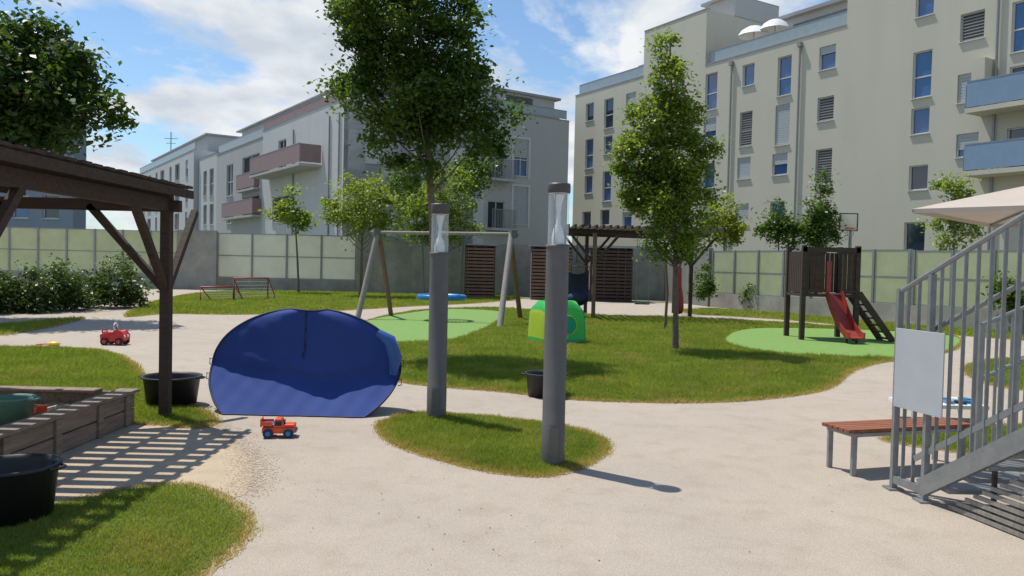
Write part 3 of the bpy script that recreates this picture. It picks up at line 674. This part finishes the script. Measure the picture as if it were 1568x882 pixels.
# ------------------------------------------------------------ blue pop up tent
def tent():
    e=empty('popup_tent'); b=B(); c=site(449,638); n=60; m=44
    def hw(z): return 1.27*math.sqrt(max(.0,1-((z-.56)/.785)**2))
    Hh=1.33
    vs=[];fs=[]
    for j in range(m+1):
        z=Hh*j/m; w=hw(z)
        for i in range(n+1):
            u=-1+2*i/n; x=u*w
            zb=.5+.06*math.cos(x*2.2+2.6)-.02*math.sin(x*6)
            if z<zb: yy=.5*(1-(1-z/zb)**1.12)
            else: yy=.5+.07*(z-zb)/(Hh-zb)
            yy-=.1*(1-u*u)*math.exp(-((z-zb-.12)/.12)**2)*0.5
            yy+=.12*u*u*(1 if z>zb else z/zb)
            yy+=.006*math.sin(x*7+z*9)*math.sin(z*5+1)+.005*math.sin(x*23-z*14)*(1-z/Hh)+.002*math.sin(x*15+z*31)
            zz=z-.03*abs(math.sin(x*2.3+.4))*(1-u*u)*(z/Hh)
            vs.append(c+Vector((x,yy,max(0.0,zz))))
    for j in range(m):
        for i in range(n): a=j*(n+1)+i; fs.append((a,a+1,a+n+2,a+n+1))
    b.add(vs,fs,'tent_blue',True)
    vs2=[];fs2=[]
    for j in range(m+1):
        z=Hh*j/m; w=hw(z)
        for i in range(n+1):
            u=-1+2*i/n; a=vs[j*(n+1)+i]; bulge=.6*math.sqrt(max(0,1-u*u))*(1-.75*(z/Hh)**2)
            vs2.append(a+Vector((0,bulge+.004,0)))
    for j in range(m):
        for i in range(n): a=j*(n+1)+i; fs2.append((a,a+n+1,a+n+2,a+1))
    b.add(vs2,fs2,'tent_blue',True)
    o=[vs[m*(n+1)+i] for i in range(n+1)]; q=[vs2[m*(n+1)+i] for i in range(n+1)]
    b.add(o+q,[(i,i+1,n+2+i,n+1+i) for i in range(n)],'tent_blue',True)
    b.obj('fabric',e)
    b=B(); L=[vs[j*(n+1)] for j in range(m+1)]; Rr=[vs[j*(n+1)+n] for j in range(m+1)]
    b.tube(L+[vs[m*(n+1)+i] for i in range(1,n)]+Rr[::-1],.014,'tent_edge',8)
    b.tube([vs[i]+Vector((0,-.004,.01)) for i in range(n+1)],.012,'tent_edge',6)
    b.obj('rim_piping',e)
    b=B(); j0=int(m*.6); b.tube([vs[j*(n+1)+n//2]+Vector((0,-.008,0)) for j in range(j0,m+1)],.009,'black_plastic',6)
    p=vs[j0*(n+1)+n//2]; b.tube([p+Vector((0,-.01,0)),p+Vector((-.03,-.02,-.06)),p+Vector((.0,-.02,-.1))],.008,'black_plastic',5)
    for (j,s) in ((21,0),(15,0),(22,n),(14,n)):
        p=vs[j*(n+1)+s]; sg=-1 if s==0 else 1
        b.tube([p,p+Vector((sg*.045,0,.01)),p+Vector((sg*.045,0,-.07)),p+Vector((0,0,-.08))],.008,'black_plastic',5)
    b.obj('zip_and_loops',e)
    b=B(); p=c+Vector((1.14,.45,.82)); b.tube([p+Vector((-.16,.0,.24)),p+Vector((0,0,.14)),p+Vector((.08,.02,-.1)),p+Vector((.05,.06,-.32))],[.05,.085,.09,.05],'tent_light',12); b.obj('rolled_flap',e)
tent()
def gtent():
    b=B(); c=site(853,528)+Vector((0,.5,0)); r=.62; Hh=1.1; n=40; m=14; rot=.45
    P=[]
    for j in range(m+1):
        k=j/m; z=Hh*k; rr=r*(1-.08*k)*(1-max(0,k-.72)**2*2.8)
        row=[]
        for i in range(n):
            a=2*math.pi*i/n; q=1/((abs(math.cos(a))**6+abs(math.sin(a))**6)**(1/6)); a2=a+rot
            row.append(c+Vector((math.cos(a2)*rr*q,math.sin(a2)*rr*q,z-.1*max(0,-math.cos(4*a))*k)))
        P.append(row)
    for j in range(m):
        for i in range(n):
            a=(i+.5)/n*4; s=int(a+.5)%4
            if s==3: f=(a+.5)%1; mm='tent_lime' if f<.5 else 'tent_green'
            elif s==0: mm='tent_teal'
            else: mm='tent_lime'
            if j>=11: mm='tent_green' if s in (2,3) else 'tent_teal'
            if j<2: mm='tent_teal' if s in (0,3) else 'tent_green'
            b.add([P[j][i],P[j][(i+1)%n],P[j+1][(i+1)%n],P[j+1][i]],[(0,1,2,3)],mm,True)
    b.add(P[m],[tuple(range(n))],'tent_green')
    for s in range(4):
        i=int((s+.5)/4*n)%n; b.tube([P[j][i] for j in range(m+1)],.012,'tent_teal',6)
    for ang,mm in ((-math.pi/2,'tent_teal'),(0,'tent_green')):
        d=Vector((math.cos(ang+rot),math.sin(ang+rot),0)); t=Vector((-d.y,d.x,0)); q=c+d*(r*1.0)+Vector((0,0,.5)); k=24
        ring=[q+t*.24*math.cos(2*math.pi*i/k)+Vector((0,0,.24*math.sin(2*math.pi*i/k))) for i in range(k+1)]
        b.tube(ring,.016,'tent_lime',6,False); b.add([x+d*.004 for x in ring[:-1]],[tuple(range(k))],mm)
    b.obj('toy_tent')
gtent()

# ------------------------------------------------------------ toy cars
def wheel(b,c,r,w,m='rubber_black',d=Vector((0,1,0)),hub='white_paint'):
    c=Vector(c); b.tube([c-d*w/2,c+d*w/2],[r,r],m,16); b.tube([c-d*(w/2+.004),c+d*(w/2+.004)],[r*.5,r*.5],hub,10)
def toytruck():
    p=site(426,671); e=empty('toy_truck'); r=Matrix.Rotation(.15,3,'Z')
    V=lambda x,y,z:p+r@Vector((x,y,z))
    b=B(); d=r@Vector((0,1,0))
    b.box(V(0,.08,.085),(.36,.17,.07),'orange_plastic',.15)
    b.box(V(.12,.08,.135),(.12,.16,.035),'orange_plastic',.15)
    b.obj('chassis',e,.015)
    b=B(); vs=[V(-.06,0,.12),V(.07,0,.12),V(.07,.16,.12),V(-.06,.16,.12),V(-.04,.01,.215),V(.035,.01,.215),V(.035,.15,.215),V(-.04,.15,.215)]
    b.add(vs,[(0,1,5,4),(1,2,6,5),(2,3,7,6),(3,0,4,7),(4,5,6,7)],'orange_plastic'); b.obj('cab',e,.012)
    b=B(); b.box(V(-.0,-.0,.165),(.07,.006,.05),'navy',.15); b.box(V(.058,.08,.165),(.006,.11,.05),'navy',.15)
    b.box(V(-.13,.08,.155),(.13,.17,.012),'blue_plastic',.15); b.box(V(-.19,.08,.17),(.012,.17,.09),'orange_plastic',.15)
    for y in (0,.16): b.box(V(-.13,y,.16),(.12,.012,.05),'orange_plastic',.15)
    b.box(V(.185,.08,.075),(.02,.16,.03),'blue_plastic',.15); b.obj('windows_and_bed',e)
    b=B()
    for x in (-.11,.11):
        for y in (-.01,.17): wheel(b,V(x,y,.055),.055,.045,'navy',d,'blue_plastic')
    b.obj('wheels',e)
toytruck()
def rideon():
    p=site(171,529)+Vector((0,.15,0)); e=empty('ride_on_toy_car'); V=lambda x,y,z:p+Vector((x,y,z)); b=B()
    pr=[(-.24,.12),(-.25,.22),(-.1,.25),(-.02,.22),(.06,.32),(.18,.31),(.25,.22),(.24,.1)]
    A=[V(x,-.14,z) for x,z in pr]; C=[V(x,.14,z) for x,z in pr]; k=len(pr)
    b.add(A+C,[tuple(range(k)),tuple(range(2*k-1,k-1,-1))]+[(i,(i+1)%k,k+(i+1)%k,k+i) for i in range(k)],'red_plastic')
    b.obj('body',e,.02)
    b=B(); b.tube([V(.06,0,.28),V(.02,0,.4)],.015,'black_plastic',8); b.ring(V(.01,0,.41),.08,.014,'white_paint','X'); b.box(V(-.14,0,.27),(.2,.18,.03),'red_plastic')
    b.tube([V(-.22,-.1,.2),V(-.24,-.1,.34),V(-.24,.1,.34),V(-.22,.1,.2)],.015,'red_plastic',8)
    for y in (-.08,.08): b.sphere(V(.245,y,.2),.03,'white_paint',6)
    b.obj('steering_and_seat',e)
    b=B()
    for x in (-.16,.16):
        for y in (-.15,.15): wheel(b,V(x,y,.085),.085,.06,'rubber_black',Vector((0,1,0)),'red_plastic')
    b.obj('wheels',e)
rideon()
p=site(82,530); b=B(); b.sphere(p+Vector((0,0,.05)),.12,'yellow_plastic',8,(1.2,.8,.45)); b.beam(p+Vector((-.3,.02,.03)),p+Vector((-.1,0,.05)),.04,.02,'orange_plastic'); b.ring(p+Vector((-.33,.02,.03)),.05,.013,'orange_plastic'); b.obj('sand_shovel')

# ------------------------------------------------------------ swing set
def swing():
    e=empty('swing_set'); a=site(547,490); a2=site(599,484); c=site(765,503); c2=site(797,489)
    T=3.02; ta=(a+a2)/2+Vector((0,0,T)); tc=(c+c2)/2+Vector((0,0,T)); d=(tc-ta).normalized()
    b=B(); b.tube([ta-d*.2,tc+d*.2],.06,'wood_pale',12); b.obj('top_beam',e)
    b=B()
    b.tube([a,ta+d*.05],.095,'wood_pale',12); b.tube([a2,ta+d*.1],.085,'wood_log',12); b.tube([c,tc-d*.05],.1,'wood_pale',12); b.tube([c2,tc-d*.1],.09,'wood_log',12)
    for t in (ta,tc): b.box(t,(.22,.3,.26),'lamp_grey',.4)
    b.obj('legs',e)
    m=at(676,457,(ta.y+tc.y)/2); m.z=.82; b=B(); b.ring(m,.78,.1,'blue_plastic','Z',32,10)
    for i in range(-5,6):
        x=i*.13; w=math.sqrt(max(0,.74**2-x*x)); b.tube([m+Vector((x,-w,0)),m+Vector((x,0,-.06)),m+Vector((x,w,0))],.014,'rope',5); b.tube([m+Vector((-w,x,0)),m+Vector((0,x,-.06)),m+Vector((w,x,0))],.014,'rope',5)
    tm=ta.lerp(tc,.5)
    for sx in (-1,1):
        h=tm+d*sx*.75
        for an in (.6,-.6): b.tube([h,m+Vector((sx*.78*math.cos(an),.78*math.sin(an),0))],.014,'rope',5)
    b.obj('nest_seat',e)
swing()
def perg2():
    e=empty('wooden_pergola'); b=B(); P=[site(908,489),site(1056,487),site(908,489)+Vector((0,3.2,0)),site(1056,487)+Vector((0,3.2,0))]
    z=3.25
    for p in P[:4]:
        b.box(p+Vector((0,0,z/2)),(.14,.14,z),'wood_log' if p.y<31 else 'wood_dark')
        for sx in (-1,1): b.beam(p+Vector((0,0,2.1)),p+Vector((sx*.95,0,z)),.1,.1,'wood_dark')
    for yy in (0,3.2):
        b.beam(P[0]+Vector((-1,yy,z+.08)),P[1]+Vector((.7,yy,z+.08)),.12,.16,'wood_dark')
    x=P[0].x-1.05
    while x<P[1].x+.8:
        b.beam((x,P[0].y-.7,z+.22),(x,P[0].y+3.9,z+.22),.09,.12,'wood_dark'); x+=.26
    b.obj('frame',e)
    b=B(); q=at(883,400,P[0].y+.6)
    q=Vector((q.x,q.y,0)); b.tube([q+Vector((0,0,3.2)),q+Vector((0,0,2.1))],.02,'rope',5)
    b.tube([q+Vector((-.5,0,1.95)),q+Vector((.5,0,2.0))],.03,'wood_brown',6)
    for sx in (-1,1): b.tube([q+Vector((0,0,2.2)),q+Vector((sx*.5,0,1.97)),q+Vector((sx*.45,.1,1.2))],.014,'rope',5)
    vs=[];fs=[];n=12
    for j in range(n+1):
        t=j/n; a=-1.2+2.6*t
        for i in range(n+1):
            u=-1+2*i/n; w=.45+.06*math.sin(t*3)
            vs.append(q+Vector((u*w,.55*math.cos(a*1.2)*.8-.25-.1*(1-u*u),1.15+.85*math.sin(-a)*(.9 if a<0 else .6)-.18*(1-u*u))))
    for j in range(n):
        for i in range(n): k=j*(n+1)+i; fs.append((k,k+1,k+n+2,k+n+1))
    b.add(vs,fs,'navy',True); b.sphere(q+Vector((0,-.1,.75)),.36,'navy',10,(1,.8,.7))
    b.obj('hanging_chair',e)
    b=B(); q=at(1041,400,P[0].y+.4); q=Vector((q.x,q.y,0)); b.tube([q+Vector((0,0,3.2)),q+Vector((0,0,2.05))],.018,'rope',5)
    b.lathe(q,[(.02,2.1),(.08,2.0),(.1,1.3),(.17,.9),(.2,.5),(.15,.28),(.001,.24)],'punch_red',16); b.obj('hanging_bag',e)
    b=B(); q1=at(985,400,P[0].y+1); 
    for dx in (-.25,.25): b.tube([(q1.x+dx,q1.y,3.2),(q1.x+dx,q1.y,.6)],.012,'steel',5)
    b.box((q1.x,q1.y,.58),(.55,.2,.04),'black_plastic'); b.obj('swing_seat',e)
perg2()
b=B(); q=site(1018,505); b.tube([q,q+Vector((.05,0,1.2)),q+Vector((-.1,0,3.1))],[.05,.045,.03],'wood_log',8); b.obj('tree_stake')
def tower():
    e=empty('play_tower'); a=site(1227,521); w=1.55; zt=2.75; zp=1.35; dpt=1.25
    V=lambda x,y,z:a+Vector((x,y,z)); b=B()
    for x in (0,w):
        for y in (0,dpt): b.box(V(x,y,zt/2),(.13,.13,zt),'wood_dark')
    b.box(V(w/2,dpt/2,zp-.04),(w+.1,dpt+.1,.08),'wood_dark'); b.obj('posts_and_platform',e)
    b=B(); 
    for i in range(11):
        x=.1+i*.135
        if i<4 or i>7: b.box(V(x,-.01,zp+.6+.04*(i%2)),(.115,.03,1.2),'wood_dark')
        b.box(V(x,dpt,zp+.62),(.115,.03,1.2),'wood_dark')
    for i in range(8):
        b.box(V(-.01,.12+i*.145,zp+.62),(.03,.12,1.2),'wood_dark')
        if i<3 : b.box(V(w+.01,.12+i*.145,zp+.62),(.03,.12,1.2),'wood_dark')
    for z in (zp+.1,zp+1.2): b.box(V(.33,-.035,z),(.6,.03,.09),'wood_dark'); b.box(V(1.3,-.035,z),(.45,.03,.09),'wood_dark')
    b.box(V(w/2,-.04,zt-.12),(w+.1,.05,.14),'wood_dark')
    b.obj('cladding',e)
    b=B(); b.box(V(.88,dpt-.06,zp+.6),(.36,.02,1.1),'slide_red'); b.box(V(.72,-.05,zp+.5),(.12,.03,.9),'slide_red')
    pts=[V(.88,-.02,zp),V(.95,-.3,zp-.5),V(1.02,-.62,.42),V(1.08,-.95,.2),V(1.1,-1.15,.18)]
    for i in range(4):
        p,q=pts[i],pts[i+1]; b.beam(p,q,.4,.03,'slide_red')
        for s in (-.21,.21): b.beam(p+Vector((s,0,.07)),q+Vector((s,0,.07)),.03,.18,'slide_red')
    for x in (.95,1.22): b.box(V(x,-.85,.12),(.05,.05,.24),'wood_dark')
    b.obj('slide',e)
    b=B()
    for y in (-.05,.75):
        b.beam(V(w+.05,y,zp+.05),V(w+1.05,y-.1,.0),.1,.16,'wood_dark')
    for k in range(7):
        t=(k+.5)/7; b.box(V(w+.05+1.0*t,.34,zp*(1-t)),(.12,.72,.04),'wood_dark')
    b.obj('ramp_ladder',e)
tower()
def goal():
    b=B(); a=site(307,462); c=site(410,459); h=ztop(c,410,430); d=Vector((0,1.3,0)); A=lambda p,z=0:p+Vector((0,0,z))
    # two small goals set back to back: a low one on the left, a taller one on the right
    m=a.lerp(c,.48)
    for p,q,hh in ((a,m,h*.72),(m+Vector((.06,-.3,0)),c,h*1.15)):
        b.tube([p,A(p,hh),A(q,hh),q],.035,'slide_red',8)
        b.tube([p,p+d,q+d,q],.025,'slide_red',8); b.tube([A(p,hh),p+d],.025,'slide_red',8); b.tube([A(q,hh),q+d],.025,'slide_red',8)
        for i in range(1,14): t=i/14; r=p.lerp(q,t); b.tube([A(r,hh),r+d],.009,'net',4)
        for j in range(1,6): t=j/6; b.tube([A(p,hh*(1-t))+d*t,A(q,hh*(1-t))+d*t],.009,'net',4)
        for s_ in (p,q):
            for i in range(1,5): t=i/5; b.tube([A(s_,hh*(1-t))+d*t,s_+d*t],.009,'net',4)
    b.obj('mini_football_goal')
goal()
b=B(); q=gp(1297,44); zc=at(1297,340,44).z
b.tube([q+Vector((.3,.4,0)),q+Vector((.3,.4,zc))],.09,'steel',8); b.beam(q+Vector((.3,.4,zc-.2)),q+Vector((0,.05,zc-.1)),.08,.08,'steel')
b.box(q+Vector((0,0,zc)),(1.0,.05,.9),'panel_white'); 
for dz in (-.47,.47): b.box(q+Vector((0,-.03,zc+dz)),(1.06,.03,.06),'lamp_dark')
for dx in (-.5,.5): b.box(q+Vector((dx,-.03,zc)),(.06,.03,.88),'lamp_dark')
b.ring(q+Vector((.0,-.3,zc-.35)),.26,.025,'orange_plastic')
for i in range(10):
    a=2*math.pi*i/10; b.tube([q+Vector((.25*math.cos(a),-.3+.25*math.sin(a),zc-.36)),q+Vector((.14*math.cos(a+.4),-.3+.14*math.sin(a+.4),zc-.8))],.012,'net',4)
b.obj('basketball_hoop')
def bench():
    e=empty('park_bench'); o=Vector((3.24,7.98,0)); u=Vector((.955,.3,0)); v=Vector((.3,-.955,0)); L=1.5; Wd=.4
    b=B()
    for i in range(5):
        y=Wd*(i+.5)/5; p=o+v*y; b.beam(p+Vector((0,0,.445))-u*.05,p+u*L+Vector((0,0,.445)),.07,.035,'wood_seat')
    b.obj('seat',e,.004)
    b=B()
    for t in (.04,L-.1):
        for s in (.03,Wd-.03): p=o+u*t+v*s; b.beam(p,p+Vector((0,0,.42)),.045,.045,'steel')
        b.beam(o+u*t+v*.0+Vector((0,0,.405)),o+u*t+v*Wd+Vector((0,0,.405)),.045,.04,'steel')
    for s in (.03,Wd-.03): b.beam(o+u*.04+v*s+Vector((0,0,.402)),o+u*(L-.1)+v*s+Vector((0,0,.402)),.03,.036,'steel')
    b.obj('legs',e)
bench()
def stair():
    e=empty('steel_staircase'); P=lambda Y,z,o=0:Vector((3.57+(7.2-Y)*.23+o,Y,z))
    Y1=3.9
    top=lambda Y:1.88+max(0,7.1-Y)*.5; bot=lambda Y:.12+max(0,6.85-Y)*.66; mid=lambda Y:1.45+max(0,7.0-Y)*.5
    for off,nm in ((0,'railing'),(1.25,'far_railing')):
        b=B(); 
        b.tube([P(7.2,1.83,off),P(7.1,1.88,off),P(Y1,top(Y1),off)],.024,'steel',8)
        b.beam(P(7.22,.1,off),P(6.8,.1,off),.05,.07,'steel'); b.beam(P(6.85,.12,off),P(Y1,bot(Y1),off),.06,.15,'steel')
        b.tube([P(7.0,mid(7.0),off+.07),P(Y1,mid(Y1),off+.07)],.024,'steel',8)
        for Y in (7.2,6.82,5.3): b.beam(P(Y,0.0,off),P(Y,top(Y)-.02,off),.05,.05,'steel')
        b.box(P(7.2,.01,off),(.14,.14,.02),'steel'); b.box(P(6.82,.01,off),(.14,.14,.02),'steel')
        Y=7.09
        while Y>Y1:
            b.beam(P(Y,bot(Y),off),P(Y,top(Y)-.01,off),.03,.012,'steel'); Y-=.125
        b.beam(P(6.95,.35,off),P(Y1,bot(Y1)+.22,off),.02,.05,'steel')
        b.obj(nm,e)
    b=B()
    for i in range(14):
        Y=6.7-i*.21; z=.16+i*.155
        b.box((P(Y,z,.62)),(1.15,.25,.035),'steel')
    b.obj('treads',e)
    b=B()
    for i in range(30):
        z=.03+i*.055; Ys=6.8-(z+.1)/.66
        if Ys>Y1: b.beam(P(Ys,z,.05),P(Y1,z,.05),.02,.034,'wood_pale')
    for Y in (6.2,5.6,5.0,4.4): b.beam(P(Y,0,.08),P(Y,bot(Y)-.1,.08),.03,.03,'wood_dark')
    b.obj('timber_cladding',e)
    b=B(); b.beam(P(7.17,1.14,-.045),P(6.6,1.14,-.045),.012,.72,'sign_board'); b.obj('notice_board',e,.003)
    b=B(); A=Vector((4.75,7.9,0)); C=Vector((8.5,9.6,0)); k=34
    for i in range(k+1):
        p=A.lerp(C,i/k); b.beam(p+Vector((0,0,.1)),p+Vector((0,0,1.5+.9*i/k*1.2)),.03,.012,'steel')
    for z0_,z1_ in ((.1,.1),(1.5,2.58),(.95,2.0)): b.tube([A+Vector((0,0,z0_)),C+Vector((0,0,z1_))],.022,'steel',8)
    for t in (0,.33,.66,1): p=A.lerp(C,t); b.beam(p,p+Vector((0,0,1.5+1.08*t)),.05,.05,'steel')
    b.obj('upper_railing',e)
stair()
b=B(); q=site(1450,650); 
for dx in (-.45,.45):
    for dy in (0,.5): b.beam(q+Vector((dx,dy,0)),q+Vector((dx,dy,.22)),.04,.04,'white_paint')
b.box(q+Vector((0,.25,.24)),(1.05,.6,.05),'white_paint')
for i in range(12): b.box(q+Vector((-.42+.16*(i%6)+.05*(i//6),.1+.25*(i//6),.285)),(.1,.14,.04),random.choice(['blue_plastic','balcony_glass','white_paint','navy']),random.uniform(0,3))
b.obj('play_table')
def umbrella():
    e=empty('garden_umbrella'); c=Vector((7.05,9.25,0)); r=2.36; b=B(); zt=3.3; z0_=2.76
    C=[c+Vector((r*math.cos(a),r*math.sin(a),z0_)) for a in [math.pi+i*math.pi/2 for i in range(4)]]
    n=10; ap=c+Vector((0,0,zt))
    for i in range(4):
        A=C[i];D=C[(i+1)%4]; vs=[];fs=[]
        for j in range(n+1):
            for k in range(n+1):
                t=k/n; s=j/n; p=(A.lerp(D,t)).lerp(ap,s); p=p+Vector((0,0,-.12*math.sin(math.pi*t)*math.sin(math.pi*min(1,s+.25))*.6)); 
                if j==0: p=A.lerp(D,t)+Vector((0,0,0))
                vs.append(p)
        for j in range(n):
            for k in range(n): a=j*(n+1)+k; fs.append((a,a+1,a+n+2,a+n+1))
        b.add(vs,fs,'canvas',True)
        b.quad(A,D,D+Vector((0,0,-.05)),A+Vector((0,0,-.05)),'canvas')
    b.obj('canopy',e)
    b=B()
    for A in C: b.tube([A+Vector((0,0,-.02)),ap+Vector((0,0,-.08))],.014,'steel',6); b.tube([A.lerp(ap,.5)+Vector((0,0,-.05)),c+Vector((0,0,2.3))],.012,'steel',6)
    b.tube([c,ap],.03,'steel',10); b.lathe(c,[(.3,0),(.3,.08),(.05,.1)],'concrete',16); b.obj('pole_and_ribs',e)
umbrella()

# ------------------------------------------------------------ light
sd_=Vector((-1.05,.8,2.9)).normalized()
el=math.asin(sd_.z); az=math.atan2(sd_.x,sd_.y)
sun=bpy.data.lights.new('sun','SUN'); sun.energy=5.0; sun.angle=math.radians(.5); sun.color=(1,.95,.85)
so=bpy.data.objects.new('sun',sun); sc.collection.objects.link(so); so.rotation_euler=sd_.to_track_quat('Z','Y').to_euler()
w=bpy.data.worlds.new('World'); sc.world=w; w.use_nodes=True; nt=w.node_tree; bg=nt.nodes['Background']; bg.inputs['Strength'].default_value=.085
sky=nt.nodes.new('ShaderNodeTexSky'); sky.sky_type='NISHITA'; sky.sun_disc=False; sky.sun_elevation=el; sky.sun_rotation=az%(2*math.pi); sky.dust_density=.6; sky.air_density=1.0
tc=nt.nodes.new('ShaderNodeTexCoord'); sep=nt.nodes.new('ShaderNodeSeparateXYZ'); nt.links.new(tc.outputs['Generated'],sep.inputs[0])
mx=nt.nodes.new('ShaderNodeMath'); mx.operation='MAXIMUM'; mx.inputs[1].default_value=0; nt.links.new(sep.outputs[2],mx.inputs[0])
ad=nt.nodes.new('ShaderNodeMath'); ad.operation='ADD'; ad.inputs[1].default_value=.22; nt.links.new(mx.outputs[0],ad.inputs[0])
dv=nt.nodes.new('ShaderNodeVectorMath'); dv.operation='DIVIDE'; cb=nt.nodes.new('ShaderNodeCombineXYZ')
for i in range(3): nt.links.new(ad.outputs[0],cb.inputs[i])
nt.links.new(tc.outputs['Generated'],dv.inputs[0]); nt.links.new(cb.outputs[0],dv.inputs[1])
mp=nt.nodes.new('ShaderNodeMapping'); mp.inputs['Scale'].default_value=(1.2,.9,1.6); mp.inputs['Location'].default_value=(.6,.35,.2); nt.links.new(dv.outputs[0],mp.inputs[0])
n=nt.nodes.new('ShaderNodeTexNoise'); n.inputs['Scale'].default_value=1.5; n.inputs['Detail'].default_value=10; n.inputs['Roughness'].default_value=.58; n.inputs['Distortion'].default_value=.2; nt.links.new(mp.outputs[0],n.inputs['Vector'])
eb=nt.nodes.new('ShaderNodeMath'); eb.operation='MULTIPLY_ADD'; eb.inputs[1].default_value=-.17; nt.links.new(mx.outputs[0],eb.inputs[0]); nt.links.new(n.outputs['Fac'],eb.inputs[2])
r=nt.nodes.new('ShaderNodeValToRGB'); r.color_ramp.elements[0].position=.42; r.color_ramp.elements[0].color=(0,0,0,1); r.color_ramp.elements[1].position=.53; r.color_ramp.elements[1].color=(1,1,1,1); nt.links.new(eb.outputs[0],r.inputs['Fac'])
n2=nt.nodes.new('ShaderNodeTexNoise'); n2.inputs['Scale'].default_value=3.6; n2.inputs['Detail'].default_value=7; nt.links.new(mp.outputs[0],n2.inputs['Vector'])
r2=nt.nodes.new('ShaderNodeValToRGB'); r2.color_ramp.elements[0].position=.36; r2.color_ramp.elements[0].color=(7.2,7.9,8.8,1); r2.color_ramp.elements[1].position=.6; r2.color_ramp.elements[1].color=(10.6,10.8,11.0,1); nt.links.new(n2.outputs['Fac'],r2.inputs['Fac'])
sg=nt.nodes.new('ShaderNodeMixRGB'); sg.blend_type='MULTIPLY'; sg.inputs[0].default_value=1; sg.inputs[2].default_value=(1.3,1.55,1.7,1); nt.links.new(sky.outputs[0],sg.inputs[1])
m2=nt.nodes.new('ShaderNodeMixRGB'); nt.links.new(r.outputs[0],m2.inputs[0]); nt.links.new(sg.outputs[0],m2.inputs[1]); nt.links.new(r2.outputs[0],m2.inputs[2]); nt.links.new(m2.outputs[0],bg.inputs['Color'])
